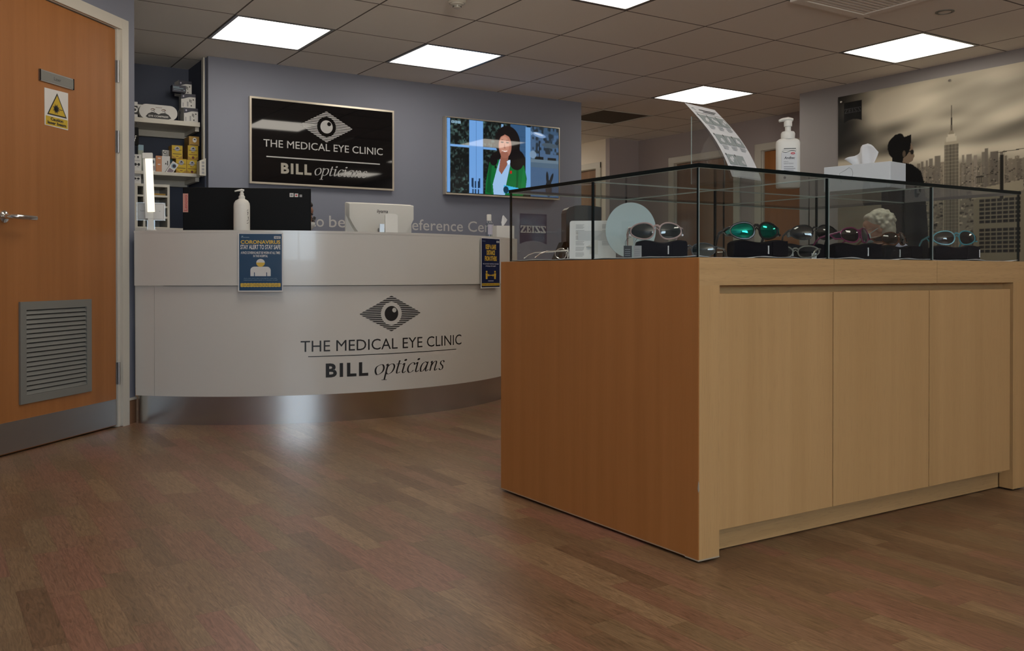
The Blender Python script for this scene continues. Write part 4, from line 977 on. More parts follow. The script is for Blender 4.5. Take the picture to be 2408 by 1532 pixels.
CH = .050+.003
spec_case('black soft glasses case under the pink framed sunglasses', 1.893, 2.045, RZ+radians(-12), .150, letters=True)
spec_case('black soft glasses case under the green mirrored sunglasses', 2.130, 1.885, RZ, .170)
spec_case('black soft glasses case partly hidden behind the case of the violet sunglasses', 2.500, 2.025, RZ, .15, logo=-.3)
spec_case('black soft glasses case under the violet framed sunglasses', 2.605, 1.900, RZ+radians(4), .165, logo=.18, letters=False)
spec_case('black soft glasses case under the tortoiseshell sunglasses', 2.940, 1.965, RZ+radians(6), .150, logo=-.12, letters=False)
spec_case('black soft glasses case under the turquoise sunglasses', 3.135, 1.880, RZ+radians(-4), .165, logo=.46, letters=False)
TZ = TOPZ+CH
eyewear('sunglasses', 'pink framed sunglasses with grey lenses on a black case', 1.862, 2.030, TZ, RZ+radians(-10), fr_pink, lens_grey, tilt=radians(-8))
eyewear('sunglasses', 'black wraparound sunglasses with green blue mirrored lenses', 2.105, 1.865, TZ, RZ+radians(2), fr_blk, lens_mirror, r=.0034, tilt=radians(-8))
eyewear('sunglasses', 'black sunglasses standing behind the violet framed pair', 2.520, 1.985, TZ+.010, RZ+radians(-8), fr_blk, lens_dark, tilt=radians(-10))
eyewear('sunglasses', 'violet and red framed sunglasses with black lenses on a black case', 2.590, 1.868, TZ-.002, RZ+radians(26), fr_rose, lens_dark, tilt=radians(-8), lh=.047, w=.150)
eyewear('sunglasses', 'tortoiseshell sunglasses with brown lenses on a black case', 2.903, 1.940, TZ-.003, RZ+radians(26), fr_tort, lens_amber, tilt=radians(-8), lh=.043, w=.145)
eyewear('sunglasses', 'turquoise framed sunglasses with dark lenses at right end of case', 3.125, 1.862, TZ, RZ+radians(-6), fr_teal, lens_dark, tilt=radians(-8))
eyewear('sunglasses', 'grey sunglasses lying on the lining between two black cases', 2.020, 2.055, TOPZ, radians(-65), fr_grey, lens_grey, shield=False, lh=.042)
eyewear('spectacles', 'clear framed spectacles with swing tag on the lining', 2.378, 1.950, TOPZ, radians(120), mat('clear frame', (.20, .20, .18), .15), M['acrylic'], group=None, shield=False, lh=.036, r=.0022)
eyewear('spectacles', 'thin wire rimmed spectacles lying behind the printed card', 1.872, 2.490, TOPZ, radians(70), M['chrome'], M['acrylic'], group=None, shield=False, lh=.036, r=.0014)
def swing_tag(label, x, y, rz, m_, h=.036, w_=.024):
    t = thing('swing_tag', label, 'tag', (x, y, TOPZ), rz, 'swing tags')
    q = MB(); q.box(-w_/2, -.0006, 0, w_/2, .0006, h, 0)
    for k in range(4): q.plate(-w_*.36, h*(.18+.16*k), w_*.30, h*(.18+.16*k)+.0018, -.0009, 1)
    q.build('card', [m_, M['greytxt']], t)
    q = MB(); q.tube([(-w_*.3, 0, h-.002), (-w_*.3, .004, h+.012), (.0, .012, h+.022), (.012, .02, h+.026)], .0006, 6); q.build('string', M['ink'], t)
    return t
swing_tag('black swing tag hanging from the pink framed sunglasses', 1.793, 2.080, RZ-radians(10), M['ink'])
swing_tag('grey swing tag beside the black tag under the pink sunglasses', 1.815, 2.062, RZ-radians(14), M['cardg'])
swing_tag('small white swing tag beside the clear framed spectacles', 2.425, 1.915, RZ, M['paper'], .018, .016)
# oval table mirror seen from behind, on a small foot
t = thing('table_mirror', 'pale oval table mirror behind the pink sunglasses', 'mirror', (1.985, 2.288, TOPZ), radians(-40))
mb = MB(); pts = [((.082)*cos(2*pi*i/48), .099+.094*sin(2*pi*i/48)) for i in range(48)]
tl = tmat((0, 0, 0), rx=radians(-12)); mb.prism(pts, -.003, .003, 0, tl); mb.build('mirror_plate', mat('pale blue white plastic', (.50, .60, .65), .18), t, bevel=.002)
mb = MB(); mb.prism([(-.03, .05), (.012, .05), (.012, .128), (-.03, .128), (-.030, .085), (-.036, .078), (-.036, .070)], -.0033, -.0028, 0, tl); mb.build('painted_reflection', mat('painted reflection tone', (.47, .565, .615), .25), t)  # faint reflection of the card outline painted in as a flat tone
mb = MB(); mb.box(-.008, .02, 0, .008, .035, .10, 0, tmat(rx=radians(18))); mb.box(-.03, -.01, 0, .03, .045, .004); mb.build('foot', M['whitem'], t)
# printed card, dark display stand, tented card
t = thing('leaflet_card', 'white printed instruction card with two columns of small text', 'card', (1.955, 2.450, TOPZ), radians(-40))
tl = tmat((0, 0, 0), rx=radians(-14)); mb = MB()
w_, h_ = .158, .140; pts = []
for cx_, cz_, a0 in ((w_/2-.008, h_-.008, 0), (-w_/2+.008, h_-.008, 90), (-w_/2+.008, .008, 180), (w_/2-.008, .008, 270)):
    for k in range(5): a = radians(a0+22.5*k); pts.append((cx_+.008*cos(a), cz_+.008*sin(a)))
mb.prism(pts, 0, .0012, 0, tl); rg = random.Random(8)
for cx_ in (-.058, .032):
    for blk in range(6 if cx_ < 0 else 4):
        for ln in range(4):
            z_ = h_-.014-blk*.020-ln*.0040; mb.plate(cx_, z_-.0022, cx_+.030-.006*rg.random(), z_, -.0004, 1, tl)
mb.build('card_sheet', [M['paper'], mat('light grey print', (.42, .43, .46), .8)], t)
mb = MB(); mb.prism([(-.010, .02), (.018, .02), (.018, .092), (.004, .092), (-.006, .080)], -.0016, -.0006, 0, tl); mb.prism([(-.022, .045), (-.004, .053), (.006, .058), (-.004, .044)], -.008, -.0012, 0, tl); mb.build('cut_out_flap', M['cardw'], t)
mb = MB(); mb.add([(-.05, .001, .10), (.05, .001, .10), (.05, .05, 0), (-.05, .05, 0)], [(0, 1, 2, 3)], 0, None); o = mb.build('strut', M['paper'], t); sm = o.modifiers.new('t', 'SOLIDIFY'); sm.thickness = .001
t = thing('display_stand', 'dark rounded eyewear display stand at back left of the glass case', 'display stand', (2.035, 2.615, TOPZ), radians(-20))
mb = MB(); pts = [(-.066, 0), (.066, 0), (.066, .192)]+[(.066-.132*k/8, .192+.006*sin(pi*k/8)) for k in range(1, 7)]+[(-.066+.022-.022*sin(a), .170+.022*cos(a)) for a in (0, .5, 1.0, 1.57)]
mb.prism(pts, -.03, .03, 0, None, 1); mb.build('upright', [mat('charcoal laminate', (.020, .020, .020), .4), M['maroon']], t, bevel=.003)
mb = MB(); mb.add([(-.105, -.03, 0), (-.02, -.03, 0), (-.06, -.03, .068), (-.075, -.03, .066), (-.105, .03, 0), (-.02, .03, 0), (-.06, .03, .068), (-.075, .03, .066)], [(0, 1, 2, 3), (7, 6, 5, 4), (0, 4, 5, 1), (1, 5, 6, 2), (2, 6, 7, 3), (3, 7, 4, 0)]); mb.build('base', M['blackm'], t)
mb = MB(); mb.lathe([(.003, 0), (.003, .004)], 12, 0, tmat((.04, -.0302, .118), rx=radians(90))); mb.build('screw', M['chrome'], t)
t = thing('tent_card', 'small folded lilac grey card beside the turquoise sunglasses', 'card', (3.052, 2.03, TOPZ), radians(-35))
mb = MB(); mb.add([(-.028, 0, .045), (.0, -.004, .074), (.030, 0, .052), (.030, .004, .028), (.010, .006, .010), (-.02, .004, .022)], [(0, 5, 4, 3, 2, 1)]); o = mb.build('card_sheet', M['lilacpaper'], t); sm = o.modifiers.new('t', 'SOLIDIFY'); sm.thickness = .001
mb = MB(); mb.tube([(0, .004, 0), (0, .005, .03), (.006, .006, .04)], .0022, 8); mb.lathe([(.015, 0), (.013, .003)], 20); mb.build('wire_holder', M['blackm'], t, smooth=True)

# ------------------------------------------------------------------ on top of the glass
t = thing('leaflet_stand', 'curved leaflet on a slanting clear acrylic stand on glass case', 'leaflet stand', (2.198, 2.048, GZ+.0005), atan2(.223, .975))
def slant(u):
    # u 0..1 from the foot to the top of the slope, leaning back (+y) with a slight bow
    return (.165*u*(1+.0*u)+.020*sin(pi*u)*-1, .012+.258*u+.0*u)
mb = MB(); n = 16; V = []
for k in range(n+1):
    y_, z_ = slant(k/n*.86); V += [(-.004, y_+.004, z_-.004), (.205, y_+.004, z_-.004)]
b0 = len(V); V2 = [(v[0], v[1]+.003, v[2]-.0005) for v in V]
mb.add(V+V2, [(2*k, 2*k+1, 2*k+3, 2*k+2) for k in range(n)]+[(b0+2*k+2, b0+2*k+3, b0+2*k+1, b0+2*k) for k in range(n)]+[(2*k, 2*k+2, b0+2*k+2, b0+2*k) for k in range(n)]+[(2*k+1, b0+2*k+1, b0+2*k+3, 2*k+3) for k in range(n)])
mb.box(-.004, -.020, .0, .205, .03, .004); mb.box(-.004, -.023, .0, .205, -.020, .014)
mb.build('sloping_plate', M['acrylic'], t)
mb = MB(); mb.pane(-.004, .146, 0, .205, .149, .222); mb.box(-.004, .0, 0, .205, .146, .003); mb.build('back_plate', [M['acrylic'], M['gpale']], t)
mb = MB(); n = 24; V = []; kk = 1.04
for k in range(n+1):
    y_, z_ = slant(k/n); y_ += .012*(k/n)**2; V += [(0, y_, z_+.002), (.185, y_-.002, z_+.001)]
mb.add(V, [(2*k, 2*k+1, 2*k+3, 2*k+2) for k in range(n)], 0)
def onp(a, z):
    u = z; y_, z_ = slant(u); return (a, y_+.012*u*u-.0012-.002*a/.185, z_+.0022)
def strip(a0, a1, u0, u1, mi, off=0):
    a0, a1 = a0*1.25, a1*1.25
    m2 = 6; W2 = []
    for k in range(m2+1):
        u = u0+(u1-u0)*k/m2
        for a in (a0, a1): p = onp(a, u); W2.append((p[0], p[1]-off, p[2]+off*.5))
    mb.add(W2, [(2*k, 2*k+1, 2*k+3, 2*k+2) for k in range(m2)], mi)
strip(.045, .128, .925, .935, 1); strip(.058, .115, .900, .910, 1); strip(.014, .026, .935, .945, 2); strip(.018, .03, .915, .920, 2); strip(.012, .142, .872, .876, 1)
for row, (u1, cnt) in enumerate(((.845, 3), (.570, 3), (.300, 2))):
    for c in range(cnt):
        a0 = .014+c*.043; strip(a0, a0+.040, u1-.135, u1, 3); strip(a0-.003, a0+.001, u1-.014, u1+.006, 1, .0006)
        rg = random.Random(row*7+c)
        for k in range(3):
            aa = a0+.010+.018*rg.random(); uu = u1-.115+.05*rg.random(); strip(aa, aa+.007, uu, uu+.045, 0, .0006); strip(aa-.004, aa+.008, uu+.012, uu+.022, 0, .0007)
        for k in range(3): strip(a0+.006, a0+.034-.006*(k == 2), u1-.160-.020*k, u1-.152-.020*k, 2)
o = mb.build('leaflet', [M['paper'], M['ink'], mat('mid grey print', (.30, .32, .33), .8), mat('grey green picture print', (.33, .37, .37), .8)], t); 
t = thing('hand_sanitiser', 'tall white hand sanitiser pump bottle on top of the glass case', 'sanitiser bottle', (2.547, 2.120, GZ+.0005), radians(-40))
mb = MB(); mb.lathe([(.036, 0), (.039, .004), (.039, .155), (.037, .163), (.030, .168), (.024, .170)], 40, 0, None, 1.0, .62, 4.0); mb.build('bottle', M['whitem'], t, smooth=True)
mb = MB(); mb.lathe([(.023, .168), (.0235, .188), (.020, .194), (.010, .196), (.010, .212), (.0135, .212), (.0135, .231), (.0128, .232)], 28); mb.build('collar', M['whitem'], t, smooth=True)
mb = MB(); mb.tube([(.016, 0, .2345), (.0, 0, .2365), (-.018, 0, .2355), (-.030, 0, .232)], [.006, .0085, .0065, .0045], 10, flat=1.7); mb.build('pump_head', M['whitem'], t, smooth=True)
mb = MB(); yy = -.0246
mb.plate(-.026, .052, .026, .120, yy, 3)
mb.text('Andbac', -.017, .098, wd=.036, y=yy-.0004, mi=0, bold=.02, shear=.2); mb.text('HAND', -.018, .087, wd=.015, y=yy-.0004, mi=1); mb.text('SANITISING', -.018, .080, wd=.032, y=yy-.0004, mi=1)
for k in range(3): mb.plate(-.018, .070-.006*k, .014+.006*(k % 2), .072-.006*k, yy-.0004, 1)
mb.disc(.012, .117, .0075, .0040, yy-.0005, 2, 20); mb.text('UHS', .012, .1155, wd=.007, y=yy-.0009, mi=4, align='c')
mb.plate(-.018, .132, .022, .1345, yy-.0003, 0); mb.plate(-.022, .1275, .024, .1285, yy-.0003, 1)
mb.add([(-.024+.046*k/10, yy-.0003, .1225-.003*sin(k/10*6.3)) for k in range(11)]+[(-.024+.046*k/10, yy-.0003, .1242-.003*sin(k/10*6.3)) for k in range(11)], [(k, k+1, 12+k, 11+k) for k in range(10)], 0)
mb.disc(-.015, .034, .0045, .0045, yy-.0003, 1, 16)
mb.build('label_print', [M['ink'], M['greytxt'], M['red'], mat('pale grey label', (.55, .56, .58), .5), M['paper']], t)
def tissue_box(label, loc, rz, w_, d_, h_, mslot, tis_h, lean=0.0, mbox=None):
    t = thing('tissue_box', label, 'tissue box', loc, rz, 'tissue boxes')
    q = MB(); q.box(-w_/2, -d_/2, 0, w_/2, d_/2, h_); q.build('carton', mbox or M['cardw'], t, bevel=.002)
    q = MB(); q.disc(0, 0, 1, 1); 
    q = MB(); n = 28; q.add([(w_*.20*cos(2*pi*k/n), d_*.30*sin(2*pi*k/n), h_+.0006) for k in range(n)], [tuple(range(n))]); q.build('slot', M['cardg'], t)
    q = MB(); rg = random.Random(int(w_*1000)); nu, nv = 20, 10; V = []
    for j in range(nv+1):
        v = j/nv
        for i in range(nu+1):
            u = i/nu; fold = .010*sin(u*9+v*2)*(0.35+v)+.006*sin(u*17+3)*(v)
            wid = .62+.50*v
            top = float(np.interp(1-u, (0, .12, .25, .45, .60, .75, .88, 1), (.40, .46, .52, .74, .95, 1.0, .92, .60)))
            V.append((fold+lean*v*.4, (u-.5+.05*v)*d_*.42*wid, h_-.004+tis_h*v*top))
    q.add(V, [(j*(nu+1)+i, j*(nu+1)+i+1, (j+1)*(nu+1)+i+1, (j+1)*(nu+1)+i) for j in range(nv) for i in range(nu)])
    o_ = q.build('tissue', M['paper'], t, smooth=True); s_ = o_.modifiers.new('t', 'SOLIDIFY'); s_.thickness = .0008
    return t
TB = tissue_box('white tissue box with pulled tissue on top of the glass case', (2.852, 2.040, GZ+.0005), radians(8), .112, .245, .089, 1.0, .078, -.03, mat('white carton board', (.62, .66, .70), .5))
mb = MB(); mb.tube([(-.0564, .055, .03), (-.0564, .062, .062), (-.0564, .040, .072), (-.0564, .026, .080), (-.0564, .016, .074), (-.0564, .012, .060), (-.0564, .018, .030)], .0006, 6); mb.build('perforation_line', M['greytxt'], TB)

# ================================================================== ON THE RECEPTION COUNTER
KZ = .9975
t = thing('lotion_pump', 'white lotion pump bottle in front of the black monitor', 'pump bottle', (1.45, 4.76, KZ), radians(-15))
mb = MB(); mb.lathe([(.039, 0), (.042, .004), (.042, .135), (.040, .150), (.032, .163), (.020, .170), (.0165, .172)], 36); mb.build('bottle', M['whitem'], t, smooth=True)
mb = MB(); mb.lathe([(.0165, .171), (.0165, .186), (.011, .191), (.011, .203), (.008, .204), (.008, .213)], 24); mb.build('collar', M['whitem'], t, smooth=True)
mb = MB(); mb.tube([(.012, 0, .2165), (0, 0, .2185), (-.02, 0, .216), (-.036, 0, .2115)], [.0055, .0068, .0045, .0036], 10, flat=1.3); mb.build('pump_head', M['whitem'], t, smooth=True)
mb = MB()
for pts in ([(0, 0), (.5, .2), (.7, 1.0), (.5, 1.4)], [(.2, 1.9), (.5, 2.6), (.3, 3.0)], [(.1, 3.4), (.6, 3.7)], [(0, -.8), (.8, -.6)]):
    mb.stroke(pts, .30, 0, .055, .016, 0, minw=.5, fn=lambda a, z: (.0425*sin((a+.026)/.0425), -.0425*cos((a+.026)/.0425), z))
mb.build('script_lettering', M['ink'], t)
t = thing('sanitiser_bottle', 'small clear sanitiser bottle with white cap at desk end', 'bottle', (3.026, 4.82, KZ))
mb = MB(); mb.lathe([(.019, 0), (.022, .003), (.022, .085), (.019, .098), (.012, .106), (.011, .110)], 28); mb.build('bottle', M['bottle'], t, smooth=True)
mb = MB(); mb.lathe([(.0118, .108), (.0145, .109), (.0145, .145), (.012, .148)], 24); mb.build('cap', M['whitem'], t, smooth=True)
mb = MB(); mb.add([(.0223*sin(a), -.0223*cos(a), z) for z in (.022, .084) for a in np.linspace(-.9, .9, 9)], [(k, k+1, 10+k, 9+k) for k in range(8)]); mb.build('label', M['lilacpaper'], t)
tissue_box('cream tissue box with tissue standing on the desk end', (3.232, 4.985, KZ), radians(-12), .122, .115, .088, 1.0, .075, .03, M['cardw'])
t = thing('desk_lamp', 'slim white desk lamp with tall lit tube at left of counter', 'lamp', (1.044, 5.02, KZ), radians(-18))
mb = MB(); mb.lathe([(.030, 0), (.030, .008), (.024, .012)], 28, 0, None, 1, .8); mb.prism([(-.016, .010), (.016, .010), (.012, .07), (-.014, .07)], -.004, .012); mb.build('base', M['whitem'], t, smooth=True)
tl = tmat((-.004, -.002, .07), ry=radians(-2.2))
mb = MB(); mb.box(-.024, .004, 0, .018, .014, .335, 0, tl); mb.box(-.024, -.012, .315, .027, .014, .345, 0, tl); mb.build('stem', M['whitem'], t, bevel=.002)
mb = MB(); mb.prism([(-.010, .034), (.026, .034), (.026, .315), (-.010, .315)], -.010, .003, 0, tl); mb.build('lit_tube', M['tube'], t, bevel=.004, bseg=3)
t = thing('counter_sign', 'small white card sign in clear stand behind the desk lamp', 'sign', (1.062, 5.10, KZ), radians(-12))
mb = MB(); mb.box(-.072, 0, .064, .072, .003, .160); mb.box(-.05, -.02, 0, .05, .03, .003); mb.box(-.02, 0, 0, .02, .003, .07); mb.build('acrylic_stand', M['acrylic'], t)
mb = MB(); mb.box(-.070, -.0012, .066, .070, -.0002, .158, 0); yy = -.0016
for a, b, c, d in ((-.063, .071, .063, .072), (-.063, .151, .063, .152), (-.063, .071, -.062, .152), (.062, .071, .063, .152)): mb.plate(a, b, c, d, yy, 1)
mb.text('LUCI', -.032, .128, wd=.030, y=yy, mi=1); mb.text('Super bright', -.055, .112, wd=.055, y=yy, mi=1); mb.text('to', .040, .112, wd=.008, y=yy, mi=1); mb.plate(-.010, .084, .004, .087, yy, 1)
mb.build('card', [M['cardw'], M['greytxt']], t)

# monitors
t = thing('computer_monitor', 'wide black monitor seen from behind with maker label at left', 'monitor', (1.575, 5.06, .725), radians(-24.1))
mw_, mh_ = .700, .305
mb = MB(); mb.box(-mw_/2, -.012, .228, mw_/2, .012, .228+mh_); mb.build('screen_back', M['blackm'], t, bevel=.004)
mb = MB(); mb.box(-mw_/2+.01, .0105, .238, mw_/2-.01, .0128, .218+mh_); mb.build('screen_glass', M['black'], t)
mb = MB(); mb.box(-.10, -.028, .20, .10, -.011, .30); mb.build('rear_hump', M['blackm'], t, bevel=.008)
mb = MB(); mb.prism([(-.045, .012), (.045, .012), (.035, .25), (-.035, .25)], -.03, -.014); mb.box(-.13, -.10, 0, .13, .10, .012); mb.build('stand', M['blackm'], t, bevel=.003)
mb = MB(); mb.plate(-mw_/2+.0005, .393, -mw_/2+.029, .497, -.0126, 0)
mb.text('Lenovo', 0, 0, wd=.088, h=.0155, y=-.0130, mi=1, bold=.01, T=tmat((-mw_/2+.0235, 0, .401), ry=radians(-90))); mb.build('maker_label', [M['salmon'], M['red']], t)
for k, (m_, s_) in enumerate(((M['cardw'], .022), (M['cardw'], .020), (M['cardg'], .014))):
    q = MB(); x = mw_/2-.118+k*.0275; q.plate(x, .484, x+s_, .484+s_, -.0125, 0); q.plate(x+.005, .489, x+s_-.005, .484+s_-.006, -.0129, 1); q.build('sticker', [m_, (M['greytxt'], M['red'], M['greytxt'])[k]], t)
mb = MB(); mb.box(.165, -.05, .235, .2, -.012, .241); mb.box(.196, -.05, .233, .2, -.012, .247); mb.build('cable_plug', M['skyb'], t)
t = thing('computer_monitor', 'white monitor seen from behind in front of the grey wall lettering', 'monitor', (2.502, 5.30, .725), radians(0))
mw_, mh_ = .462, .275
mb = MB(); mb.box(-mw_/2, 0, .225, mw_/2, .022, .225+mh_); mb.build('bezel', M['whitem'], t, bevel=.008, bseg=3)
mb = MB(); mb.box(-mw_/2+.012, .021, .237, mw_/2-.012, .0228, .213+mh_); mb.build('screen_glass', M['black'], t)
mb = MB(); n = 24; V = []; F = []
for lv in range(6):
    f = lv/5; dpt = -.040*(1-(1-f)**2); ww = mw_/2*(1-.035*f); zt = .225+mh_-.010*f; 
    for k in range(n+1):
        u = -1+2*k/n; arc_ = .25+(.17-.03*f)*(abs(u)**3.2); V.append((u*ww, dpt, min(zt, arc_+.01*f)))
    for k in range(n+1):
        u = 1-2*k/n; V.append((u*ww, dpt, zt-.004*abs(u)**8))
L_ = 2*(n+1)
for lv in range(5):
    for k in range(L_): F.append((lv*L_+k, lv*L_+(k+1) % L_, (lv+1)*L_+(k+1) % L_, (lv+1)*L_+k))
F.append(tuple(5*L_+k for k in range(L_))); mb.add(V, F); mb.build('rear_shell', M['whitem'], t, smooth=True)
mb = MB(); mb.text('iiyama', -.036, .437, wd=.076, h=.021, y=-.0412, mi=0, bold=.01, shear=.12); mb.build('maker_name', M['ink'], t)
mb = MB(); mb.prism([(-.04, .012), (.04, .012), (.03, .34), (-.03, .34)], -.060, -.041); mb.build('stand_neck', M['dsteel'], t, bevel=.003)
mb = MB(); mb.box(-.11, -.10, 0, .11, .08, .012); mb.build('stand_foot', M['whitem'], t, bevel=.003)
t = thing('card_holder', 'white upright holder standing on the counter before the white monitor', 'holder', (2.300, 4.715, KZ), radians(-18))
mb = MB(); mb.prism([(-.036, 0), (.036, 0), (.036, .112), (.020, .121), (-.022, .121), (-.036, .114)], -.012, .012); mb.build('holder_body', M['whitem'], t, bevel=.003)
mb = MB(); mb.prism([(-.068, 0), (-.040, 0), (-.040, .062), (-.066, .062)], -.004, .010); mb.build('grey_insert', M['dsteel'], t, bevel=.002)

# ================================================================== ALCOVE: COUNTER, PIGEONHOLES, SHELVES, STOCK
t = thing('alcove_counter', 'white waist high counter in the alcove behind the desk', 'counter', (.97, 6.50, 0))
mb = MB(); mb.box(0, 0, 1.063, .780, .595, 1.093); mb.build('counter_top', M['white'], t, bevel=.002)
mb = MB(); mb.box(.005, .02, .0, .775, .59, 1.062); mb.build('cupboard', M['white'], t)
t = thing('pigeonhole_unit', 'white pigeonhole unit with stacked slots on the alcove counter', 'pigeonhole unit', (1.285, 6.70, 1.0935))
uw, uh, ud = .238, .316, .26; th_ = .014
mb = MB(); mb.box(0, 0, 0, .020, ud, uh); mb.box(uw-.016, 0, 0, uw, ud, uh); mb.box(.058, .0004, .001, .072, ud-.001, uh-.001); mb.box(.001, ud-.008, .001, uw-.001, ud-.0005, uh-.019); mb.box(.0005, -.0008, uh-.018, uw-.0005, ud+.0004, uh+.0004)
for k in range(4): mb.box(.0195, .0008, k*.075+.0005, uw-.0155, ud-.001, k*.075+th_)
mb.build('carcass', M['trim'], t)
for k in (1, 2, 3):
    q = MB(); q.box(.078, .03, k*.075+th_, uw-.022, ud-.02, k*.075+th_+.006+.003*k); q.build('paper_stack', M['golds'] if k > 1 else M['cardw'], t)
SHZ = ((1.840, 1.873), (1.476, 1.500))
for k, (za, zb) in enumerate(SHZ):
    t = thing('wall_shelf', ('upper', 'lower')[k]+' white alcove shelf carrying stacked product boxes', 'shelf', (.955, 6.70, za))
    mb = MB(); mb.box(0, 0, 0, .782, .39, zb-za); mb.build('board', M['trim'], t, bevel=.002)
    mb = MB(); mb.box(.02, .345, -.045, .775, .385, -.0005); mb.box(.755, .03, -.030, .782, .345, -.0005); mb.build('batten', M['trim'], t)
Z1, Z2 = SHZ[0][1]+.0005, SHZ[1][1]+.0005
def carton(name, label, cat, x, y, z, w_, d_, h_, mats, paint, rz=0.0, group=None, T=None):
    t = thing(name, label, cat, (x, y, z), rz, group)
    q = MB(); q.box(-w_/2, 0, 0, w_/2, d_, h_, 0, T); paint(q, w_, h_, T); q.build('carton', mats, t, bevel=0); return t
SG = 'product boxes on the alcove shelves'
def navy_top(q, w_, h_, T):
    n = 14; b = [(-w_/2+w_*k/n, -.0006, h_*(.62+.16*(1-cos(min(1, (k/n)*1.5)*pi))/2)) for k in range(n+1)]
    q.add(b+[(p[0], p[1], h_) for p in b], [(k, k+1, n+2+k, n+1+k) for k in range(n)], 1)
    q.plate(w_*.08, h_*.42, w_*.13, h_*.62, -.0008, 2); q.plate(w_*.17, h_*.36, w_*.21, h_*.60, -.0008, 2); q.disc(w_*.34, h_*.60, w_*.05, w_*.05, -.0009, 2, 12); q.plate(w_*.16, h_*.12, w_*.24, h_*.22, -.0008, 2); q.plate(-w_*.40, h_*.08, -w_*.34, h_*.36, -.0008, 3); q.plate(-w_*.1, h_*.1, 0, h_*.45, -.0008, 3)
    q.disc(-w_*.34, h_*.82, w_*.06, w_*.07, -.0010, 4, 10)
nm_ = [M['cardw'], M['cardn'], M['ink'], M['cardg'], M['lilacpaper']]
carton('product_box', 'white and navy box at bottom of the upper shelf stack', 'box', 1.683, 6.74, Z1, .100, .12, .104, nm_, navy_top, 0, SG)
carton('product_box', 'white and navy box in middle of the upper shelf stack', 'box', 1.667, 6.75, Z1+.1045, .100, .12, .102, nm_, navy_top, radians(-6), SG)
carton('product_box', 'white and navy box at top of the upper shelf stack', 'box', 1.655, 6.792, Z1+.207, .094, .10, .100, nm_, navy_top, radians(4), SG)
def navy_lines(q, w_, h_, T):
    q.plate(-w_*.45, h_*.68, w_*.0, h_*.76, -.0008, 1); q.plate(-w_*.45, h_*.50, w_*.30, h_*.58, -.0008, 1); q.plate(-w_*.42, h_*.26, w_*.10, h_*.31, -.0008, 1); q.disc(w_*.36, h_*.3, w_*.05, w_*.04, -.0008, 1, 10)
carton('product_box', 'dark navy carton held out in front of the top white box', 'box', 1.596, 6.720, Z1+.2070, .095, .066, .050, [M['cardn'], M['skyb']], navy_lines, 0, SG)
def compress(q, w_, h_, T):
    pass
t = thing('eye_compress_pack', 'rounded white eye compress pack on the upper shelf', 'pack', (1.455, 6.735, Z1), 0, SG)
mb = MB(); w_, h_ = .262, .104; pts = []
for cx_, a0 in ((w_/2-.05, -90), (-w_/2+.05, 90)):
    for k in range(13): a = radians(a0+15*k); pts.append((cx_+.05*cos(a), .052+.052*sin(a)))
mb.prism(pts, 0, .05, 0)
mb.poly([(-.088, .016), (-.07, .006), (.07, .006), (.088, .014), (.07, .038), (.045, .050), (.018, .046), (0, .036), (-.018, .046), (-.045, .050), (-.07, .038)], -.0008, 1)
mb.text('EYE COMPRESS', 0, .016, wd=.135, h=.012, y=-.0014, mi=0, bold=.02, align='c')
for sx in (-.038, .036):
    mb.stroke([(-1, 0), (-.2, .45), (.9, .1)], .5, sx, .066, .016, 2, y=-.0012, minw=.6); mb.stroke([(-.8, 0), (.1, .35), (.8, -.1)], .35, sx, .056, .014, 1, y=-.0012, minw=.6)
mb.plate(-.02, .083, .025, .086, -.0010, 2); mb.build('pack', [M['cardw'], M['ink'], mat('brown print', (.16, .09, .06), .6)], t)
def ring_print(q, w_, h_, T):
    q.plate(-w_/2, h_*.22, w_/2, h_*.75, -.0006, 1); q.disc(w_*.1, h_*.5, h_*.17, h_*.17, -.0010, 0, 20); q.disc(w_*.1, h_*.5, h_*.08, h_*.08, -.0014, 1, 16)
carton('product_box', 'black and white box with ring print at left of upper shelf', 'box', 1.292, 6.74, Z1, .045, .10, .112, [M['cardw'], M['ink']], ring_print, 0, SG)
carton('product_box', 'small black and white carton behind the eye compress pack', 'box', 1.345, 6.80, Z1, .048, .08, .112, [M['ink'], M['cardw']], lambda q, w_, h_, T: q.poly([(-w_*.4, h_*.55), (w_*.4, h_*.95), (-w_*.4, h_*.95)], -.0008, 1), 0, SG)
t = thing('key_hook', 'small metal hook fitting at right end of eye compress pack', 'fitting', (1.594, 6.730, Z1+.055), 0)
mb = MB(); mb.tube([(0, 0, -.055), (0, 0, .02), (.006, 0, .028), (.012, 0, .02), (.012, 0, .0)], .003, 8); mb.build('hook', M['chrome'], t, smooth=True)
def yellow(variant):
    def f(q, w_, h_, T):
        q.poly([(-w_*.47, h_*.24), (0, h_*.01), (w_*.47, h_*.24), (w_*.47, h_*.98), (-w_*.47, h_*.98)], -.0006, 1, T)
        q.disc(0, h_*.74, w_*.24, h_*.17, -.0010, 2, 20, T); q.poly([(-w_*.16, h_*.74), (w_*.02, h_*.86), (w_*.16, h_*.76), (w_*.10, h_*.74)], -.0014, 3, T); q.plate(-w_*.40, h_*.635, w_*.40, h_*.665, -.0013, 3, T)
        q.plate(-w_*.40, h_*.335, w_*.40, h_*.375, -.0010, 4 if variant else 3, T)
        if variant: q.disc(0, h_*.14, w_*.13, w_*.13, -.0012, 4, 16, T); q.text('MILD', 0, h_*.47, wd=w_*.3, y=-.0012, mi=4, bold=.02, align='c', T=T)
        else: q.plate(-w_*.12, h_*.16, w_*.12, h_*.20, -.0012, 4, T)
    return f
ym = [M['golds'], M['gold'], mat('silver grey print', (.36, .36, .42), .5), M['ink'], mat('dark red print', (.12, .015, .012), .5)]
YG = 'yellow lens product boxes'
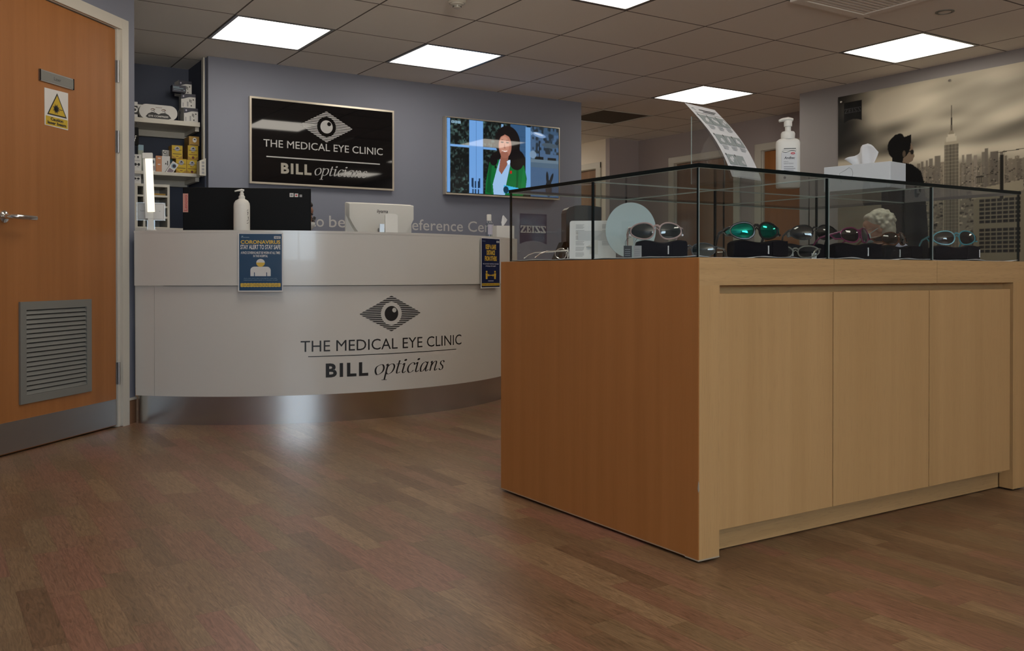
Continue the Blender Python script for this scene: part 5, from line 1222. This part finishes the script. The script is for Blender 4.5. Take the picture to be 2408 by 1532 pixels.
carton('product_box', 'yellow box at lower left of the group on lower shelf', 'box', 1.612, 6.735, Z2, .074, .10, .104, ym, yellow(0), 0, YG)
carton('product_box', 'yellow box with dark seal at lower right on lower shelf', 'box', 1.688, 6.735, Z2, .075, .10, .102, ym, yellow(1), 0, YG)
carton('product_box', 'yellow box standing on the lower left yellow box', 'box', 1.586, 6.745, Z2+.1045, .076, .10, .096, ym, yellow(0), 0, YG)
carton('product_box', 'yellow box with dark seal standing on the lower right yellow box', 'box', 1.698, 6.745, Z2+.1045, .075, .14, .103, ym, yellow(1), 0, YG)
carton('product_box', 'ochre box lying on top of the right yellow boxes', 'box', 1.706, 6.745, Z2+.208, .072, .14, .066, [M['golds'], M['golds'], M['cardw'], M['ink']], lambda q, w_, h_, T: (q.disc(w_*.05, h_*.6, w_*.20, h_*.26, -.0008, 2, 18), q.poly([(-w_*.10, h_*.60), (w_*.05, h_*.76), (w_*.2, h_*.62)], -.0012, 3), q.plate(-w_*.4, .002, w_*.4, .006, -.0008, 3)), 0, YG)
carton('product_box', 'orange and cream box at centre of the lower shelf', 'box', 1.488, 6.75, Z2, .096, .06, .118, [M['cardw'], M['orange'], M['ink']], lambda q, w_, h_, T: (q.plate(-w_/2, 0, -w_*.08, h_, -.0006, 1), q.plate(-w_*.36, h_*.82, -w_*.16, h_*.88, -.001, 0), q.plate(-w_*.36, h_*.45, -w_*.18, h_*.51, -.001, 0), q.poly([(w_*.14, h_*.5), (w_*.20, h_*.62), (w_*.26, h_*.5)], -.001, 2), q.plate(w_*.30, h_*.45, w_*.36, h_*.72, -.001, 2)), radians(-6), SG)
carton('product_box', 'white carton with ring mark behind the orange box', 'box', 1.526, 6.83, Z2, .044, .04, .172, [M['cardw'], M['ink'], M['greytxt'], M['teal']], lambda q, w_, h_, T: (q.disc(-w_*.15, h_*.90, w_*.26, w_*.26, -.0006, 1, 18), q.disc(-w_*.12, h_*.905, w_*.18, w_*.18, -.0010, 0, 18), q.plate(-w_*.4, h_*.74, w_*.3, h_*.765, -.0008, 2), q.plate(-w_*.4, h_*.62, w_*.3, h_*.66, -.0008, 1)), 0, SG)
carton('product_box', 'teal carton standing left of the yellow boxes', 'box', 1.553, 6.80, Z2, .026, .04, .112, [M['teal'], M['cardw']], lambda q, w_, h_, T: q.plate(-w_*.3, h_*.3, w_*.3, h_*.5, -.0006, 1), 0, SG)
def leaning(q, w_, h_, T):
    q.plate(-w_*.36, h_*.10, w_*.40, h_*.44, -.0006, 1, T); q.disc(0, h_*.72, w_*.40, h_*.20, -.0006, 2, 24, T); q.disc(w_*.06, h_*.73, w_*.27, h_*.13, -.0010, 3, 20, T); q.disc(w_*.33, h_*.13, w_*.05, w_*.05, -.0010, 0, 10, T)
lm = [M['cardw'], mat('mauve print', (.20, .16, .19), .5), M['skyb'], M['cardn'], M['ink']]
carton('product_box', 'small white carton leaning against the yellow boxes', 'box', 1.497, 6.715, Z2+.0005, .046, .025, .098, lm, leaning, 0, SG, tmat((.0, 0, 0), ry=radians(33)) @ tmat((.023, 0, 0)))
carton('product_box', 'small white carton upright beside the lit desk lamp', 'box', 1.412, 6.745, Z2, .045, .035, .098, lm, leaning, 0, SG)
carton('product_box', 'tall blue grey carton behind the top of the desk lamp', 'box', 1.352, 6.82, Z2, .036, .04, .196, [mat('grey green card', (.33, .36, .30), .5), M['skyb'], M['ink']], lambda q, w_, h_, T: (q.plate(-w_/2, h_*.80, w_/2, h_, -.0006, 1), q.plate(w_*.28, h_*.60, w_*.36, h_*.74, -.001, 2)), 0, SG)
def shades(q, w_, h_, T):
    for sx in (-.30, .12): q.disc(w_*sx+w_*.04, h_*.40, w_*.17, h_*.085, -.0010, 1, 16)
    q.plate(-w_*.2, h_*.39, w_*.1, h_*.42, -.001, 1); q.plate(-w_*.02, h_*.78, w_*.16, h_*.90, -.001, 1); q.plate(-w_*.34, h_*.62, w_*.3, h_*.645, -.001, 2); q.plate(-w_*.38, h_*.80, -w_*.30, h_*.9, -.001, 2); q.plate(-w_*.1, h_*.24, w_*.2, h_*.27, -.001, 2)
sm_ = [M['cardw'], M['ink'], M['greytxt']]
ZP = 1.0935+uh+.0006
carton('product_box', 'white sunglasses carton lying lower on the pigeonhole unit', 'box', 1.306, 6.72, ZP, .052, .15, .086, sm_, shades, 0, SG)
carton('product_box', 'white sunglasses carton stacked upper on the pigeonhole unit', 'box', 1.309, 6.72, ZP+.0865, .052, .15, .118, sm_, shades, 0, SG)
carton('product_box', 'narrow white sunglasses carton at far left of the pigeonhole unit', 'box', 1.262, 6.73, ZP+.0005, .036, .12, .216, sm_, shades, 0, SG)
t = thing('dark_ornament', 'dark glossy item hanging at left under the upper shelf', 'ornament', (1.290, 6.70, Z2), 0)
mb = MB(); mb.box(-.026, 0, .175, .024, .028, .30); mb.build('body', M['blackm'], t, bevel=.004)
mb = MB(); mb.tube([(-.012, -.004, .180), (.002, -.004, .235), (.012, -.004, .240), (-.004, -.004, .228)], .004, 8); mb.build('silver_strip', M['chrome'], t, smooth=True)
mb = MB(); mb.tube([(-.016, .012, .298), (-.016, .012, .322), (.004, .012, .334), (.016, .012, .326), (.016, .012, .3385)], .004, 8); mb.build('hanging_hook', M['chrome'], t, smooth=True)

# ================================================================== PEOPLE
def chair(label, x, y, rz, m_):
    t = thing('chair', label, 'chair', (x, y, 0), rz)
    q = MB(); q.box(-.22, -.23, .355, .22, .22, .400); q.build('seat', m_, t, bevel=.015)
    q = MB(); q.box(-.21, .225, .52, .21, .25, .78); q.build('backrest', m_, t, bevel=.012)
    for sx in (-1, 1):
        q = MB(); q.tube([(sx*.20, -.20, 0), (sx*.20, -.20, .36)], .011, 8); q.build('leg', M['dsteel'], t, smooth=True)
        q = MB(); q.tube([(sx*.20, .26, 0), (sx*.20, .24, .36), (sx*.20, .235, .78)], .011, 8); q.build('leg', M['dsteel'], t, smooth=True)
    return t
def remeshed(q, name, m_, parent, vox, sm=6):
    o = q.build(name, m_, parent, smooth=True)
    r = o.modifiers.new('join', 'REMESH'); r.mode = 'VOXEL'; r.voxel_size = vox; r.use_smooth_shade = True
    s = o.modifiers.new('smooth', 'SMOOTH'); s.factor = .5; s.iterations = sm
    return o
def capsule(q, a, b, ra, rb):
    a, b = Vector(a), Vector(b); n = 8; L = (b-a)
    P_ = [a+L*(k/n) for k in range(n+1)]; R_ = [ra+(rb-ra)*k/n for k in range(n+1)]
    q.tube(P_, R_, 14); q.ell(a, (ra, ra, ra)); q.ell(b, (rb, rb, rb))
def person(label, x, y, rz, hz, pitch, skin, hair, mask, cloth, hair_style, spec_m):
    """seated figure facing local -y; hz is the height of the middle of the head"""
    t = thing('person', label, 'person', (x, y, 0), rz)
    sh = hz-.215; hc = Vector((0, -.02, hz))
    HT = Matrix.Translation(hc) @ Matrix.Rotation(pitch, 4, 'X')
    b = MB()
    def he(c, r): b.ell(c, r, 0, HT, 24, 16)
    he((0, .014, .028), (.073, .092, .085)); he((0, -.020, -.028), (.060, .070, .080)); he((0, -.045, -.085), (.030, .030, .022)); he((0, -.058, .045), (.052, .030, .035))
    b.tube([(0, -.086, .018), (0, -.104, -.018), (0, -.096, -.032)], [.008, .014, .012], 10, 0, HT)
    he((0, -.083, -.056), (.024, .014, .007)); he((0, -.081, -.068), (.020, .013, .007))
    for s in (-1, 1):
        he((s*.073, .016, -.004), (.010, .021, .032)); he((s*.030, -.078, .008), (.014, .010, .009)); he((s*.040, -.062, -.02), (.022, .020, .020))
    capsule(b, (0, .0, sh+.03), hc+Vector((0, .015, -.06)), .056, .052)
    capsule(b, (0, .035, .53), (0, .02, sh-.10), .125, .130); capsule(b, (-.13, .02, sh-.02), (.13, .02, sh-.02), .055, .055); b.ell((0, .01, sh-.09), (.150, .100, .12)); b.ell((0, .05, .52), (.165, .13, .10))
    for s in (-1, 1):
        e, w_ = (s*.215, -.04, sh-.28), (s*.105, -.255, .60)
        capsule(b, (s*.165, .02, sh-.03), e, .048, .040); capsule(b, e, w_, .038, .026)
        b.ell((s*.092, -.295, .585), (.036, .044, .017))
        for k in range(4):
            fx = s*(.066+.018*k); ln = (.052, .062, .058, .044)[k]
            b.tube([(fx, -.325, .585), (fx-s*.004, -.325-ln*.6, .582), (fx-s*.006, -.325-ln, .570)], [.009, .0085, .007], 8)
        b.tube([(s*.075, -.275, .592), (s*.050, -.300, .598), (s*.044, -.325, .592)], [.0105, .0095, .008], 8)
        capsule(b, (s*.085, .03, .53), (s*.10, -.41, .505), .078, .058); capsule(b, (s*.10, -.41, .49), (s*.10, -.40, .09), .052, .036)
        b.ell((s*.10, -.46, .045), (.042, .115, .040))
    remeshed(b, 'body', skin, t, .0075, 3)
    c = MB()
    capsule(c, (0, .035, .53), (0, .02, sh-.10), .137, .143); capsule(c, (-.13, .02, sh-.02), (.13, .02, sh-.02), .066, .066); c.ell((0, .01, sh-.09), (.163, .112, .13)); capsule(c, (0, .01, sh), (0, .01, sh+.035), .070, .064)
    for s in (-1, 1):
        e, w_ = (s*.215, -.04, sh-.28), (s*.112, -.24, .604); capsule(c, (s*.165, .02, sh-.03), e, .060, .050); capsule(c, e, w_, .049, .038)
    remeshed(c, 'top', cloth, t, .010, 4)
    c = MB(); c.ell((0, .05, .52), (.175, .14, .105))
    for s in (-1, 1):
        capsule(c, (s*.085, .03, .53), (s*.10, -.41, .505), .088, .068); capsule(c, (s*.10, -.41, .49), (s*.10, -.40, .12), .062, .050)
    remeshed(c, 'trousers', M['cloth2'], t, .012, 4)
    c = MB()
    for s in (-1, 1): c.ell((s*.10, -.47, .048), (.048, .128, .047)); c.ell((s*.10, -.42, .07), (.046, .06, .05))
    remeshed(c, 'shoes', M['blackm'], t, .010, 4)
    ey = MB()
    for s in (-1, 1):
        ey.ell((s*.030, -.0835, .010), (.0115, .006, .0065), 0, HT, 14, 8); ey.ell((s*.030, -.0885, .010), (.0052, .003, .0052), 1, HT, 12, 8)
        ey.tube([(s*.014, -.087, .030), (s*.032, -.087, .036), (s*.050, -.074, .030)], .0026, 6, 2, HT)
    ey.build('eyes_and_brows', [M['paper'], M['ink'], hair], t, smooth=True)
    h_ = MB(); rg = random.Random(4)
    if hair_style == 'short':
        def hh(cc, r): h_.ell(cc, r, 0, HT, 20, 14)
        hh((0, .036, .056), (.083, .096, .076)); hh((0, .066, -.010), (.076, .060, .085)); hh((0, -.020, .098), (.064, .050, .030))
        for k in range(150):
            a = rg.uniform(-2.6, 2.6); el = rg.uniform(-.75, 1.45); r = .086
            p = Vector((r*cos(el)*sin(a), .034+(r+.006)*cos(el)*cos(a)*1.0, .046+r*.98*sin(el)))
            if p.y < .022 and p.z < .092-.9*max(0, p.y+.03): continue
            hh(p, (.013+.008*rg.random(), .013+.008*rg.random(), .012+.006*rg.random()))
    else:
        def hh(cc, r): h_.ell(cc, r, 0, HT, 20, 14)
        hh((0, .026, .050), (.080, .095, .076)); hh((0, .062, -.02), (.068, .055, .085)); hh((0, .105, .03), (.040, .040, .040))
        hh((0, -.030, .088), (.060, .042, .022))
    remeshed(h_, 'hair', hair, t, .006, 2)
    m2 = MB(); V = []; n = 18
    for j, (z_, f) in enumerate(((-.012, .985), (-.035, 1.02), (-.065, 1.02), (-.095, .90))):
        for k in range(n+1):
            a = -1.25+2.5*k/n; rr = (.070, .0735, .0715, .060)[j]; yy_ = -.020-(.100, .104, .094, .072)[j]*cos(a)*1.02
            V.append((rr*1.02*sin(a), yy_, z_-.012*(abs(a)/1.25)**2*(1 if j == 0 else -1)*(.8 if j in (0, 3) else 0)))
    m2.add(V, [(j*(n+1)+k, j*(n+1)+k+1, (j+1)*(n+1)+k+1, (j+1)*(n+1)+k) for j in range(3) for k in range(n)][::1], 0, HT)
    for s in (-1, 1): m2.tube([HT @ Vector(p) for p in ((s*.068, -.05, -.02), (s*.078, .0, .0), (s*.080, .034, .006))], .0014, 6)
    o_ = m2.build('face_mask', mask, t, smooth=True); s_ = o_.modifiers.new('t', 'SOLIDIFY'); s_.thickness = .0015
    g_ = MB()
    for s in (-1, 1):
        g_.tube([(s*.033+.027*cos(2*pi*k/24), -.108+.010*abs(cos(2*pi*k/24)*s > 0)*0, .004+.020*sin(2*pi*k/24)) for k in range(24)], .0022, 6, 0, HT, True)
        g_.tube([(s*.060, -.107, .008), (s*.078, -.09, .010), (s*.080, .01, .012), (s*.080, .030, -.004)], .0020, 6, 0, HT)
    g_.tube([(-.007, -.108, .006), (0, -.112, .009), (.007, -.108, .006)], .0018, 6, 0, HT)
    g_.build('spectacles', spec_m, t, smooth=True)
    return t
chair('dark chair by the mural under the grey haired visitor', 5.93, 4.10, radians(180+35), M['cloth1'])
person('grey haired visitor in face mask sitting before the mural', 5.93, 4.11, radians(180+35), 1.098, radians(14), M['skin'], M['greyhair'], M['mask'], M['cloth1'], 'short', M['chrome'])
chair('dark staff chair behind the black monitor', 2.10, 5.72, radians(95), M['cloth2'])
person('staff member in spectacles and white mask behind the black monitor', 2.10, 5.74, radians(62), 1.165, radians(20), M['skinb'], M['darkhair'], M['maskw'], M['cloth2'], 'tied', M['ink'])
